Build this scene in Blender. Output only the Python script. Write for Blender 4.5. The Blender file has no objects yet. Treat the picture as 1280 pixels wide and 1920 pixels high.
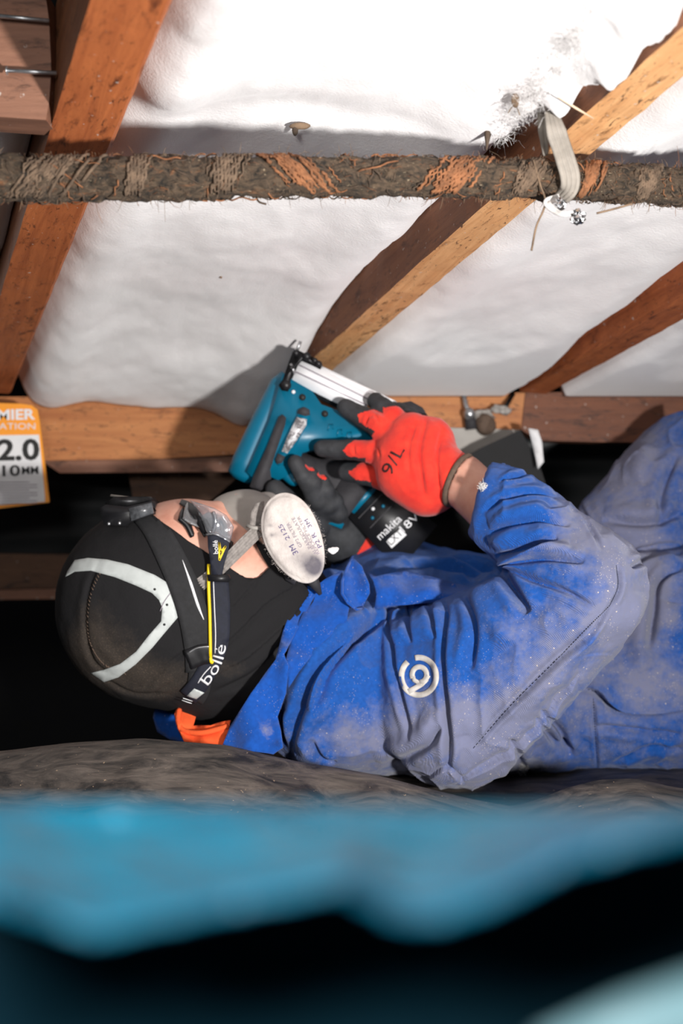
import bpy, bmesh, math, random
import numpy as np
from mathutils import Vector, Matrix
from mathutils.bvhtree import BVHTree
from mathutils.geometry import delaunay_2d_cdt

random.seed(7); rng = np.random.RandomState(7)
sc = bpy.context.scene
col = sc.collection
FP = 2666.7                      # focal length in pixels of the 1280 x 1920 frame

# ---------------------------------------------------------------- camera, world, lights, exposure
cam_d = bpy.data.cameras.new('camera'); cam = bpy.data.objects.new('camera', cam_d); col.objects.link(cam)
cam_d.sensor_fit = 'VERTICAL'; cam_d.sensor_height = 36; cam_d.lens = 50
cam.location = (0, 0, 0); cam.rotation_euler = (math.pi/2, 0, 0)
cam_d.clip_start = 0.02
cam_d.dof.use_dof = True; cam_d.dof.focus_distance = 1.24; cam_d.dof.aperture_fstop = 5.6
sc.camera = cam
w = bpy.data.worlds.new('world'); sc.world = w; w.use_nodes = True
w.node_tree.nodes['Background'].inputs[0].default_value = (0.9, 0.92, 1.0, 1)
w.node_tree.nodes['Background'].inputs[1].default_value = 0.035
def area(name, loc, target, size, power, color=(1, 1, 1), spread=180):
    l = bpy.data.lights.new(name, 'AREA'); l.shape = 'DISK'; l.size = size; l.energy = power; l.color = color
    l.spread = math.radians(spread)
    o = bpy.data.objects.new(name, l); col.objects.link(o); o.location = loc
    o.rotation_euler = (Vector(target)-Vector(loc)).to_track_quat('-Z', 'Y').to_euler()
    return o
def spot(name, loc, target, rad, power, ang, blend, color):
    l = bpy.data.lights.new(name, 'SPOT'); l.shadow_soft_size = rad; l.energy = power; l.color = color
    l.spot_size = math.radians(ang); l.spot_blend = blend
    o = bpy.data.objects.new(name, l); col.objects.link(o); o.location = loc
    o.rotation_euler = (Vector(target)-Vector(loc)).to_track_quat('-Z', 'Y').to_euler()
    return o
spot('work_light', (0.44, 0.20, -0.12), (-0.15, 1.4, 0.10), 0.035, 82, 78, 1.0, (1.0, 0.97, 0.94))
area('fill_light', (-0.22, -0.15, 0.25), (0, 1.4, 0.0), 0.25, 4.6, (1.0, 0.98, 0.96))
sc.view_settings.view_transform = 'Standard'; sc.view_settings.look = 'None'
sc.view_settings.gamma = 1; sc.view_settings.use_curve_mapping = False
sc.view_settings.exposure = 0.35

# ---------------------------------------------------------------- helpers
def A(px, py, Y):
    return np.array(((px-640)/FP*Y, Y, (960-py)/FP*Y))
def V(px, py, Y): return Vector(A(px, py, Y))

def tag(o, label=None, cat=None, group=None, kind=None):
    if label: o['label'] = label
    if cat: o['category'] = cat
    if group: o['group'] = group
    if kind: o['kind'] = kind
    return o
def empty(name, loc, label, cat, group=None):
    o = bpy.data.objects.new(name, None); col.objects.link(o); o.location = loc; o.empty_display_size = 0.02
    return tag(o, label, cat, group)
def link(name, me, mats, parent=None, smooth=True):
    if not isinstance(mats, (list, tuple)): mats = [mats]
    for m in mats: me.materials.append(m)
    if smooth: me.polygons.foreach_set('use_smooth', [True]*len(me.polygons))
    o = bpy.data.objects.new(name, me); col.objects.link(o)
    if parent is not None:
        o.parent = parent
        pm = Matrix.LocRotScale(parent.location, parent.rotation_euler, parent.scale)
        if parent.parent is not None:
            pp = parent.parent
            pm = Matrix.LocRotScale(pp.location, pp.rotation_euler, pp.scale) @ parent.matrix_parent_inverse @ pm
        o.matrix_parent_inverse = pm.inverted()
    return o
def pymesh(name, verts, faces):
    me = bpy.data.meshes.new(name)
    me.from_pydata([tuple(map(float, v)) for v in verts], [], [tuple(int(i) for i in f) for f in faces])
    me.update(); return me
def npmesh(name, v, quads):
    me = bpy.data.meshes.new(name)
    me.vertices.add(len(v)); me.vertices.foreach_set('co', v.astype(np.float32).ravel())
    n = len(quads); me.loops.add(n*4); me.polygons.add(n)
    me.loops.foreach_set('vertex_index', quads.astype(np.int32).ravel())
    me.polygons.foreach_set('loop_start', np.arange(0, n*4, 4, dtype=np.int32))
    me.polygons.foreach_set('loop_total', np.full(n, 4, dtype=np.int32))
    me.update(calc_edges=True); me.validate(); return me
def bmo(name, bm, mats, parent=None, smooth=True, bevel=0, seg=2, angle=0.6):
    if bevel:
        es = [e for e in bm.edges if len(e.link_faces) == 2 and e.calc_face_angle(0) > angle]
        if es: bmesh.ops.bevel(bm, geom=es, offset=bevel, segments=seg, affect='EDGES', profile=0.5)
    bmesh.ops.recalc_face_normals(bm, faces=bm.faces)
    me = bpy.data.meshes.new(name); bm.to_mesh(me); bm.free()
    o = link(name, me, mats, parent, smooth)
    if smooth and bevel:
        pass
    return o
def apply_mods(o):
    dg = bpy.context.evaluated_depsgraph_get()
    me = bpy.data.meshes.new_from_object(o.evaluated_get(dg))
    o.modifiers.clear(); old = o.data; o.data = me; bpy.data.meshes.remove(old)
    return o
def box(bm, c, s, rot=None):
    m = Matrix.Translation(Vector(c)) @ (rot.to_4x4() if rot is not None else Matrix.Identity(4)) @ Matrix.Diagonal((s[0], s[1], s[2], 1))
    bmesh.ops.create_cube(bm, size=1, matrix=m)
def prism(bm, pts, y0, y1, yscale=True):
    """polygon given in pixels read at depth y0, given real thickness to y1 (parallel walls)"""
    a = [bm.verts.new(A(p[0], p[1], p[2] if len(p) > 2 else y0)) for p in pts]
    b = [bm.verts.new(v.co + Vector((0, y1-y0, 0))) for v in a]
    n = len(a); bm.faces.new(a); bm.faces.new(b[::-1])
    for i in range(n): bm.faces.new((a[i], b[i], b[(i+1) % n], a[(i+1) % n]))
def tube_geo(pts, rad, n=10, closed=False, flat=1.0, up=None):
    P = [Vector(p) for p in pts]; m = len(P)
    if not hasattr(rad, '__len__'): rad = [rad]*m
    vs, fs = [], []
    prev = None
    for i in range(m):
        t = (P[(i+1) % m]-P[i-1]) if closed else (P[min(i+1, m-1)]-P[max(i-1, 0)])
        t.normalize()
        if prev is None:
            u = Vector(up) if up is not None else (Vector((0, 0, 1)) if abs(t.z) < .9 else Vector((1, 0, 0)))
        else: u = prev
        u = (u - t*u.dot(t)).normalized(); prev = u
        b = t.cross(u)
        for k in range(n):
            a = 2*math.pi*k/n
            vs.append(P[i] + u*math.cos(a)*rad[i]*flat + b*math.sin(a)*rad[i])
    R = m if closed else m-1
    for i in range(R):
        for k in range(n):
            j = (i+1) % m
            fs.append((i*n+k, i*n+(k+1) % n, j*n+(k+1) % n, j*n+k))
    if not closed:
        fs.append(tuple(range(n-1, -1, -1))); fs.append(tuple((m-1)*n+k for k in range(n)))
    return vs, fs
def tube(name, pts, rad, mats, parent=None, n=10, closed=False, flat=1.0, up=None):
    vs, fs = tube_geo(pts, rad, n, closed, flat, up)
    return link(name, pymesh(name, vs, fs), mats, parent)
def merge_geo(lst):
    V_, F_ = [], []
    for vs, fs in lst:
        b = len(V_); V_ += [tuple(v) for v in vs]; F_ += [tuple(i+b for i in f) for f in fs]
    return V_, F_
def spline(pts, n=8):
    P = [np.array(p, float) for p in pts]; P = [2*P[0]-P[1]] + P + [2*P[-1]-P[-2]]
    out = []
    for i in range(1, len(P)-2):
        for k in range(n):
            t = k/n; a, b, c, d = P[i-1:i+3]
            out.append(.5*((2*b)+(c-a)*t+(2*a-5*b+4*c-d)*t*t+(-a+3*b-3*c+d)*t**3))
    out.append(P[-2]); return out

# value noise for numpy displacement
_perm = rng.rand(64, 64, 64)
def vnoise(P, s):
    q = P*s; i = np.floor(q).astype(int); f = q-i; f = f*f*(3-2*f); i %= 64; j = (i+1) % 64
    x0, y0, z0 = i.T; x1, y1, z1 = j.T; fx, fy, fz = f.T
    g = _perm
    a = g[x0, y0, z0]*(1-fx)+g[x1, y0, z0]*fx; b = g[x0, y1, z0]*(1-fx)+g[x1, y1, z0]*fx
    c = g[x0, y0, z1]*(1-fx)+g[x1, y0, z1]*fx; d = g[x0, y1, z1]*(1-fx)+g[x1, y1, z1]*fx
    return ((a*(1-fy)+b*fy)*(1-fz)+(c*(1-fy)+d*fy)*fz)*2-1
def fbm(P, s, o=3):
    r = 0; a = 1
    for k in range(o): r = r + a*vnoise(P+k*3.7, s); s *= 2.03; a *= .5
    return r

# ---- signed distance shapes (numpy), meshed by surface nets
def rcone(a, b, r1, r2):
    a = np.array(a); b = np.array(b); ba = b-a; l2 = ba@ba
    def f(P):
        pa = P-a; h = np.clip((pa@ba)/l2, 0, 1)
        return np.linalg.norm(pa-h[:, None]*ba, axis=1)-(r1+(r2-r1)*h)
    return f
def ell(c, r, rot=None):
    c = np.array(c); r = np.array(r, float); M = np.array(rot) if rot is not None else None
    def f(P):
        q = P-c
        if M is not None: q = q@M
        k0 = np.linalg.norm(q/r, axis=1); k1 = np.linalg.norm(q/(r*r), axis=1)
        return k0*(k0-1)/np.maximum(k1, 1e-6)
    return f
def smin(a, b, k):
    h = np.clip(.5+.5*(b-a)/k, 0, 1)
    return b*(1-h)+a*h-k*h*(1-h)
def smax(a, b, k): return -smin(-a, -b, k)
def blend(lst, k):
    def f(P):
        d = lst[0](P)
        for g in lst[1:]: d = smin(d, g(P), k)
        return d
    return f
def chain(pts, k=.004):
    """pts: (px,py,Y,r)"""
    return blend([rcone(A(*p[:3]), A(*q[:3]), p[3], q[3]) for p, q in zip(pts[:-1], pts[1:])], k)
def evalf(f, P, chunk=400000):
    return np.concatenate([f(P[i:i+chunk]) for i in range(0, len(P), chunk)])
def nets(f, lo, hi, h):
    lo = np.array(lo, float); n = np.ceil((np.array(hi)-lo)/h).astype(int)+1
    # coarse pass: only evaluate near the surface
    xs = [lo[i]+h*np.arange(n[i]) for i in range(3)]
    cs = 6; nc = n//cs+2
    cc = [lo[i]+h*(cs*np.arange(nc[i])+cs/2) for i in range(3)]
    G = np.stack(np.meshgrid(*cc, indexing='ij'), -1).reshape(-1, 3)
    D = evalf(f, G).reshape(nc)
    far = np.abs(D) > h*cs*1.9
    vals = np.repeat(np.repeat(np.repeat(D, cs, 0), cs, 1), cs, 2)[:n[0], :n[1], :n[2]].copy()
    fm = np.repeat(np.repeat(np.repeat(far, cs, 0), cs, 1), cs, 2)[:n[0], :n[1], :n[2]]
    I = np.argwhere(~fm); vals[~fm] = evalf(f, lo+I*h)
    S = vals < 0
    c8 = [S[dx:n[0]-1+dx, dy:n[1]-1+dy, dz:n[2]-1+dz] for dx in (0, 1) for dy in (0, 1) for dz in (0, 1)]
    cnt = sum(c.astype(np.int8) for c in c8); act = (cnt > 0) & (cnt < 8)
    idx = -np.ones(act.shape, int); C = np.argwhere(act); idx[act] = np.arange(len(C))
    acc = np.zeros((len(C), 3)); num = np.zeros(len(C))
    corners = [(0,0,0),(1,0,0),(0,1,0),(1,1,0),(0,0,1),(1,0,1),(0,1,1),(1,1,1)]
    for a in corners:
        for ax in range(3):
            if a[ax]: continue
            b = list(a); b[ax] = 1
            va = vals[C[:,0]+a[0], C[:,1]+a[1], C[:,2]+a[2]]; vb = vals[C[:,0]+b[0], C[:,1]+b[1], C[:,2]+b[2]]
            m = (va < 0) != (vb < 0); t = np.where(m, va/np.where(m, va-vb, 1), 0)
            p = np.tile(np.array(a, float), (len(C), 1)); p[:, ax] = t
            acc += p*m[:, None]; num += m
    v = lo+(C+acc/num[:, None])*h
    e = h*.5
    for _ in range(2):
        d = evalf(f, v)
        g = np.stack([evalf(f, v+np.eye(3)[i]*e)-evalf(f, v-np.eye(3)[i]*e) for i in range(3)], 1)/(2*e)
        g2 = np.maximum((g*g).sum(1), .2)
        v = v-np.clip(d/g2, -h*.5, h*.5)[:, None]*g
    Q = []
    for ax in range(3):
        o1, o2 = [(1, 2), (2, 0), (0, 1)][ax]
        s0 = [slice(0, n[i]) for i in range(3)]; s1 = list(s0)
        s0[ax] = slice(0, n[ax]-1); s1[ax] = slice(1, n[ax])
        m = S[tuple(s0)] != S[tuple(s1)]; E = np.argwhere(m)
        E = E[(E[:, o1] > 0) & (E[:, o2] > 0) & (E[:, o1] < n[o1]-1) & (E[:, o2] < n[o2]-1)]
        def cell(d1, d2):
            k = E.copy(); k[:, o1] -= d1; k[:, o2] -= d2; return idx[k[:,0], k[:,1], k[:,2]]
        q = np.stack([cell(1, 1), cell(0, 1), cell(0, 0), cell(1, 0)], 1)
        neg = S[E[:,0], E[:,1], E[:,2]]; q[~neg] = q[~neg][:, ::-1]
        Q.append(q)
    Q = np.concatenate(Q); Q = Q[(Q >= 0).all(1)]
    return v, Q
def vnormals(me):
    a = np.zeros(len(me.vertices)*3, np.float32); me.vertices.foreach_get('normal', a); return a.reshape(-1, 3)
def vcoords(me):
    a = np.zeros(len(me.vertices)*3, np.float32); me.vertices.foreach_get('co', a); return a.reshape(-1, 3).astype(float)
def setco(me, v):
    me.vertices.foreach_set('co', v.astype(np.float32).ravel()); me.update()
def bvh(o):
    me = o.data
    return BVHTree.FromPolygons([v.co for v in me.vertices], [tuple(p.vertices) for p in me.polygons])
def cast(tree, px, py, fb=1.46):
    d = V(px, py, 1.0).normalized(); h = tree.ray_cast(Vector((0, 0, 0)), d)
    return h[0] if h[0] is not None else None
def conform(name, tree, pts2, faces, mats, parent, off=.001, thick=.001, fb=1.46, smooth=True):
    """lay a flat shape (pixels) onto a surface as a real layer with thickness"""
    top, bot = [], []; lastY = fb
    for p in pts2:
        h = cast(tree, p[0], p[1])
        if h is None: h = V(p[0], p[1], lastY)
        lastY = h.y
        d = h.normalized(); top.append(h-d*(off+thick)); bot.append(h-d*off*.2)
    n = len(top); F = [tuple(f) for f in faces]; edges = {}
    for f in F:
        for i in range(len(f)):
            e = (f[i], f[(i+1) % len(f)]); edges[e] = 1
    G = F + [tuple(n+i for i in f[::-1]) for f in F]
    for (a, b) in edges:
        if (b, a) not in edges: G.append((b, a, a+n, b+n))
    me = pymesh(name, top+bot, G)
    bm = bmesh.new(); bm.from_mesh(me); bmesh.ops.recalc_face_normals(bm, faces=bm.faces); bm.to_mesh(me); bm.free()
    return link(name, me, mats, parent, smooth)
def ribbon2(path, wid, nc=4):
    """path in pixels, widths in pixels -> grid"""
    P = [np.array(p, float) for p in path]; m = len(P)
    if not hasattr(wid, '__len__'): wid = [wid]*m
    elif len(wid) != m: wid = list(np.interp(np.linspace(0, 1, m), np.linspace(0, 1, len(wid)), wid))
    vs, fs = [], []
    for i in range(m):
        t = P[min(i+1, m-1)]-P[max(i-1, 0)]; t = t/np.linalg.norm(t); nrm = np.array((-t[1], t[0]))
        for k in range(nc+1): vs.append(P[i]+nrm*wid[i]*(k/nc-.5))
    for i in range(m-1):
        for k in range(nc):
            a = i*(nc+1)+k; fs.append((a, a+1, a+nc+2, a+nc+1))
    return vs, fs
def fillpoly(poly, step=10):
    P = [np.array(p, float) for p in poly]; B = []
    for i in range(len(P)):
        a, b = P[i], P[(i+1) % len(P)]; k = max(1, int(np.linalg.norm(b-a)/step))
        for j in range(k): B.append(a+(b-a)*j/k)
    n = len(B); xs = [p[0] for p in B]; ys = [p[1] for p in B]
    def inside(x, y):
        c = False; j = n-1
        for i in range(n):
            if (B[i][1] > y) != (B[j][1] > y) and x < (B[j][0]-B[i][0])*(y-B[i][1])/(B[j][1]-B[i][1])+B[i][0]: c = not c
            j = i
        return c
    I = []
    y = min(ys)+step*.5; r = 0
    while y < max(ys):
        x = min(xs)+step*(.5 if r % 2 else 0)
        while x < max(xs):
            if inside(x, y) and min((x-b[0])**2+(y-b[1])**2 for b in B) > (step*.5)**2: I.append(np.array((x, y)))
            x += step
        y += step*.87; r += 1
    pts = [Vector((p[0], p[1])) for p in B+I]
    res = delaunay_2d_cdt(pts, [], [list(range(n))], 1, 1e-4)
    return [(v[0], v[1]) for v in res[0]], [tuple(f) for f in res[2]]
def sheet(name, ctrl, mats, parent, thick=.0012, step=9, poly=None, bulge=0.0, noise=0.0):
    """cloth leaf: outline ctrl [(px,py,Y)], depth interpolated inside, with real thickness"""
    poly = poly or [(c[0], c[1]) for c in ctrl]
    v2, F = fillpoly(poly, step)
    C = np.array([(c[0], c[1]) for c in ctrl], float); Y = np.array([c[2] for c in ctrl])
    vs = []
    for p in v2:
        d = ((C-np.array(p))**2).sum(1)+4.0; w_ = 1/d**1.3; y = (w_*Y).sum()/w_.sum()
        vs.append(A(p[0], p[1], y))
    vs = np.array(vs)
    if noise: vs[:, 1] += noise*fbm(vs, 45, 2)
    if bulge:
        P_ = np.array(poly, float); E_ = np.concatenate([P_+(np.roll(P_, -1, 0)-P_)*t for t in np.linspace(0, 1, 9)[:-1]])
        dd = np.array([min(((E_-np.array(p))**2).sum(1)) for p in v2])**.5
        vs[:, 1] -= bulge*np.clip(dd/40, 0, 1)
    me = pymesh(name, vs, F); o = link(name, me, mats, parent)
    m = o.modifiers.new('s', 'SOLIDIFY'); m.thickness = thick; m.offset = 0
    return apply_mods(o)
def text_geo(s, bold=0):
    cu = bpy.data.curves.new('t', 'FONT'); cu.body = s; cu.size = 1; cu.offset = bold; cu.resolution_u = 3
    o = bpy.data.objects.new('t', cu); col.objects.link(o)
    dg = bpy.context.evaluated_depsgraph_get(); me = bpy.data.meshes.new_from_object(o.evaluated_get(dg))
    v = [(p.co.x, p.co.y) for p in me.vertices]; f = [tuple(p.vertices) for p in me.polygons]
    bpy.data.objects.remove(o); bpy.data.curves.remove(cu); bpy.data.meshes.remove(me)
    xs = [p[0] for p in v]; return v, f, max(xs)-min(xs), min(xs)
def text_px(s, x0, y0, ang, size, width=None, bold=0):
    """text as pixel-space shapes; (x0,y0) start of baseline, ang in degrees (counter-clockwise on screen)"""
    v, f, w_, m = text_geo(s, bold); a = math.radians(ang); sx = size if width is None else width/w_
    c, s_ = math.cos(a), math.sin(a)
    out = []
    for (x, y) in v:
        X = (x-m)*sx; Yy = y*size; out.append((x0+X*c-Yy*s_, y0-X*s_-Yy*c))
    return out, f
def flat_at(name, pts2, faces, Yf, mats, parent, thick=.0006):
    """print or thin layer lying on a face whose depth is Yf(px,py)"""
    top = [V(p[0], p[1], Yf(p[0], p[1])) for p in pts2]
    bot = [t+Vector((0, thick, 0)) for t in top]; n = len(top); F = [tuple(f) for f in faces]
    ed = {}
    for f in F:
        for i in range(len(f)): ed[(f[i], f[(i+1) % len(f)])] = 1
    G = F+[tuple(n+i for i in f[::-1]) for f in F]+[(b, a, a+n, b+n) for (a, b) in ed if (b, a) not in ed]
    return link(name, pymesh(name, top+bot, G), mats, parent, False)

# ---------------------------------------------------------------- materials
class N:
    def __init__(s, name):
        s.m = bpy.data.materials.new(name); s.m.use_nodes = True; s.t = s.m.node_tree
        s.b = s.t.nodes['Principled BSDF']; s.out = s.t.nodes['Material Output']
    def n(s, typ, ins=None, **kw):
        k = s.t.nodes.new(typ)
        for a, b in kw.items(): setattr(k, a, b)
        for a, b in (ins or {}).items(): s.set(k.inputs[a], b)
        return k
    def set(s, sock, v):
        if isinstance(v, bpy.types.NodeSocket): s.t.links.new(v, sock)
        elif isinstance(v, tuple) and len(v) == 3 and sock.type == 'RGBA': sock.default_value = (*v, 1)
        else: sock.default_value = v
    def co(s, scale=(1, 1, 1), kind='Object'):
        c = s.n('ShaderNodeTexCoord'); m = s.n('ShaderNodeMapping', {'Vector': c.outputs[kind], 'Scale': Vector(scale)}); return m.outputs[0]
    def noise(s, scale, detail=4, rough=.55, vec=None, dist=0):
        k = s.n('ShaderNodeTexNoise', {'Scale': scale, 'Detail': detail, 'Roughness': rough, 'Distortion': dist})
        if vec is not None: s.set(k.inputs['Vector'], vec)
        return k.outputs['Fac']
    def ramp(s, fac, stops):
        k = s.n('ShaderNodeValToRGB', {'Fac': fac}); e = k.color_ramp.elements
        while len(e) < len(stops): e.new(.5)
        for i, (p, c) in enumerate(stops):
            e[i].position = p; e[i].color = (*c, 1) if isinstance(c, tuple) else (c, c, c, 1)
        return k.outputs['Color']
    def mix(s, fac, a, b, mode='MIX'):
        k = s.n('ShaderNodeMix', data_type='RGBA', blend_type=mode)
        s.set(k.inputs['Factor'], fac); s.set(k.inputs['A'], a); s.set(k.inputs['B'], b)
        # sockets by index for colour
        s.set(k.inputs[6], a); s.set(k.inputs[7], b); return k.outputs[2]
    def math(s, op, a, b=0.0, clamp=False):
        k = s.n('ShaderNodeMath', operation=op, use_clamp=clamp); s.set(k.inputs[0], a); s.set(k.inputs[1], b); return k.outputs[0]
    def bump(s, h, st=.3, d=.002, normal=None):
        k = s.n('ShaderNodeBump', {'Height': h, 'Strength': st, 'Distance': d})
        if normal is not None: s.set(k.inputs['Normal'], normal)
        s.set(s.b.inputs['Normal'], k.outputs[0]); return k.outputs[0]
    def p(s, **kw):
        for a, b in kw.items(): s.set(s.b.inputs[a.replace('_', ' ')], b)
        return s
def plain(name, c, rough=.5, metal=0, var=0.15, vs=60, bump=0, bs=200, spec=None):
    k = N(name); c2 = tuple(x*(1-var) for x in c)
    n = k.noise(vs, 4, vec=k.co()); k.p(Base_Color=k.mix(k.ramp(n, [(.35, 0.0), (.65, 1.0)]), c2, c), Roughness=rough, Metallic=metal)
    if spec is not None: k.b.inputs['Specular IOR Level'].default_value = spec
    if bump: k.bump(k.noise(bs, 3, vec=k.co()), bump, .001)
    return k.m

def wood(name, light, dark, stain, amt=.5, gs=1.0, seed=0.0):
    k = N(name); c = k.co((1.2*gs, 14*gs, 14*gs)); c2 = k.co((3, 9, 9)); c3 = k.co()
    g = k.noise(5, 8, .65, c, 1.2); base = k.mix(k.ramp(g, [(.3, 0.0), (.7, 1.0)]), dark, light)
    g2 = k.noise(7, 6, .7, c2, .6); base = k.mix(k.ramp(g2, [(.56, 0.0), (.68, 1.0)]), base, tuple(x*.45 for x in dark))
    fl = k.noise(160, 2, .5, c3); base = k.mix(k.ramp(fl, [(.70, 0.0), (.74, .6)]), base, (.6, .55, .5))
    s_ = k.noise(16, 8, .75, c2, 1.6); base = k.mix(k.math('MULTIPLY', k.ramp(s_, [(.57, 0.0), (.64, 1.0)]), amt), base, stain)
    k.p(Base_Color=base, Roughness=.62); k.bump(k.math('ADD', g, s_), .35, .0015); return k.m
M = {}
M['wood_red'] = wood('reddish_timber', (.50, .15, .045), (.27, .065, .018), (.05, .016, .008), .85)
M['wood_flank'] = wood('shaded_sawn_timber', (.30, .115, .045), (.17, .055, .02), (.05, .02, .012), .6)  # sawn flanks; part of their shade is put into this darker colour
M['wood_dimmed'] = wood('dimmed_reddish_timber', (.20, .065, .025), (.11, .032, .012), (.03, .012, .007), .9)
M['wood_gold'] = wood('golden_timber', (.80, .45, .21), (.57, .26, .10), (.06, .028, .015), 1.0)
M['wood_plate'] = wood('plate_timber', (.55, .23, .075), (.36, .12, .035), (.04, .018, .01), .75)
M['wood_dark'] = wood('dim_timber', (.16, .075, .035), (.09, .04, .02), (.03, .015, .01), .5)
M['wood_pale'] = wood('brown_timber', (.30, .14, .085), (.17, .075, .045), (.08, .035, .02), .3)
k = N('white_polyester_batt'); c = k.co()
k.p(Base_Color=k.mix(k.ramp(k.noise(9, 5, .6, c), [(.35, 0.0), (.7, 1.0)]), (.86, .83, .83), (.91, .90, .90)), Roughness=.95)
k.b.inputs['Specular IOR Level'].default_value = .1; k.b.inputs['Sheen Weight'].default_value = .3
k.bump(k.math('ADD', k.noise(60, 6, .7, c), k.noise(400, 3, .6, c)), .22, .003); M['batt'] = k.m
M['fluff'] = plain('white_fluff', (.85, .83, .82), .95, vs=80)
k = N('root_matted_pipe'); c = k.co((30, 60, 60)); c2 = k.co((14, 40, 40))
b = k.mix(k.ramp(k.noise(3, 8, .75, c, 1), [(.38, 0.0), (.62, 1.0)]), (.014, .012, .009), (.15, .10, .062))
b = k.mix(k.ramp(k.noise(2.2, 6, .7, c2, 2), [(.58, 0.0), (.70, .8)]), b, (.32, .13, .05))
b = k.mix(k.ramp(k.noise(9, 3, .6, c), [(.66, 0.0), (.72, .8)]), b, (.5, .40, .26))
k.p(Base_Color=b, Roughness=.95); k.bump(k.noise(5, 8, .8, c), .9, .004); M['bark'] = k.m
M['root_brown'] = plain('brown_root', (.22, .145, .09), .9, var=.5, vs=90)
M['root_wrap'] = plain('peeling_brown_bark', (.15, .10, .065), .95, var=.5, vs=150, bump=.5)
M['root_dark'] = plain('dark_root', (.09, .06, .04), .9, var=.5, vs=90)
M['greylump'] = plain('dusty_plaster', (.42, .39, .36), .9, var=.4, vs=200, bump=.6)
M['root_orange'] = plain('orange_bark', (.27, .11, .045), .9, var=.5, vs=120, bump=.5)
def cloth(name, blue, dust, lo, hi, dustamt=1.0):
    k = N(name); c = k.co()
    vc = k.n('ShaderNodeAttribute', attribute_name='dust'); fac = k.math('ADD', vc.outputs['Fac'], .10)
    n = k.noise(20, 8, .72, c); n2 = k.noise(120, 4, .7, c)
    f = k.math('ADD', fac, k.math('MULTIPLY', k.math('SUBTRACT', n, .5), 1.9)); f = k.math('ADD', f, k.math('MULTIPLY', k.math('SUBTRACT', n2, .5), .5))
    f = k.math('MULTIPLY', k.ramp(f, [(lo, 0.0), (hi, 1.0)]), dustamt)
    b = k.mix(k.ramp(k.noise(260, 2, .5, c), [(.3, 0.0), (.7, 1.0)]), tuple(x*.78 for x in blue), blue)
    b = k.mix(f, b, dust)
    # lint and wood dust flecks
    v = k.n('ShaderNodeTexVoronoi', {'Vector': c, 'Scale': 170.0, 'Randomness': 1.0}); v2 = k.n('ShaderNodeTexVoronoi', {'Vector': c, 'Scale': 420.0, 'Randomness': 1.0})
    m1 = k.math('MULTIPLY', k.math('LESS_THAN', v.outputs['Distance'], k.math('MULTIPLY', k.noise(500, 2, .5, c), .24)), k.math('GREATER_THAN', k.noise(60, 4, .7, c), .56))
    m2 = k.math('MULTIPLY', k.math('LESS_THAN', v2.outputs['Distance'], .20), k.math('GREATER_THAN', k.noise(35, 5, .7, c), .53))
    m = k.math('MULTIPLY', k.math('MAXIMUM', m1, k.math('MULTIPLY', m2, .55)), k.math('ADD', k.math('MULTIPLY', fac, .9), .12), clamp=True)
    b = k.mix(k.math('MULTIPLY', m, .8), b, (.60, .52, .44))
    k.p(Base_Color=b, Roughness=.85); k.b.inputs['Specular IOR Level'].default_value = .2
    k.b.inputs['Sheen Weight'].default_value = .15
    tw = k.n('ShaderNodeTexWave', {'Vector': c, 'Scale': 420.0, 'Distortion': .4}, bands_direction='DIAGONAL')
    h = k.math('ADD', k.math('MULTIPLY', tw.outputs['Fac'], .25), k.noise(40, 5, .65, c))
    k.bump(h, .45, .003); return k.m
M['coverall'] = cloth('dusty_blue_cotton', (.009, .085, .37), (.235, .225, .27), .42, 1.15, .72)
M['collar'] = cloth('clean_blue_cotton', (.006, .080, .40), (.27, .25, .28), .7, 1.2, .6)
k = N('black_hood_cloth'); c = k.co(); vc = k.n('ShaderNodeAttribute', attribute_name='dust')
f = k.math('ADD', vc.outputs['Fac'], k.math('MULTIPLY', k.math('SUBTRACT', k.noise(25, 6, .75, c), .5), 1.2))
f2 = k.math('GREATER_THAN', k.noise(700, 2, .6, c), .60)
f = k.math('MULTIPLY', k.ramp(f, [(.45, 0.0), (1.1, .6)]), k.math('ADD', k.math('MULTIPLY', f2, .5), .5))
k.p(Base_Color=k.mix(f, (.011, .0105, .0115), (.10, .075, .055)), Roughness=.9); k.b.inputs['Specular IOR Level'].default_value = .25
k.bump(k.math('ADD', k.noise(500, 2, .5, c), k.noise(50, 4, .6, c)), .25, .0015); M['hood'] = k.m
k = N('skin'); c = k.co()
k.p(Base_Color=k.mix(k.ramp(k.noise(45, 5, .6, c), [(.3, 0.0), (.7, 1.0)]), (.60, .27, .19), (.72, .40, .30)), Roughness=.55)
k.b.inputs['Subsurface Weight'].default_value = .12; k.b.inputs['Subsurface Radius'].default_value = (.01, .004, .002); k.b.inputs['Subsurface Scale'].default_value = .3
k.bump(k.noise(500, 3, .6, c), .2, .0006); M['skin'] = k.m
k = N('red_knit'); c = k.co()
k.p(Base_Color=k.mix(k.ramp(k.noise(60, 4, .6, c), [(.35, 0.0), (.7, 1.0)]), (.72, .022, .012), (.86, .045, .02)), Roughness=.85)
k.b.inputs['Sheen Weight'].default_value = .15
wv = k.n('ShaderNodeTexWave', {'Vector': c, 'Scale': 330.0, 'Distortion': .5}); k.bump(wv.outputs['Fac'], .25, .0008); M['red'] = k.m
M['coating'] = plain('dark_grey_rubber_coating', (.035, .037, .042), .72, var=.4, vs=90, bump=.4, bs=500)
M['teal'] = plain('teal_plastic', (.0, .135, .235), .38, var=.12, vs=40, bump=.05)
M['rubber'] = plain('charcoal_grip_rubber', (.035, .033, .038), .75, var=.3, vs=90, bump=.3, bs=400)
M['black'] = plain('black_plastic', (.012, .012, .014), .42, var=.3)
M['blackmetal'] = plain('blackened_steel', (.03, .03, .032), .4, .7, var=.5, vs=150)
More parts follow.
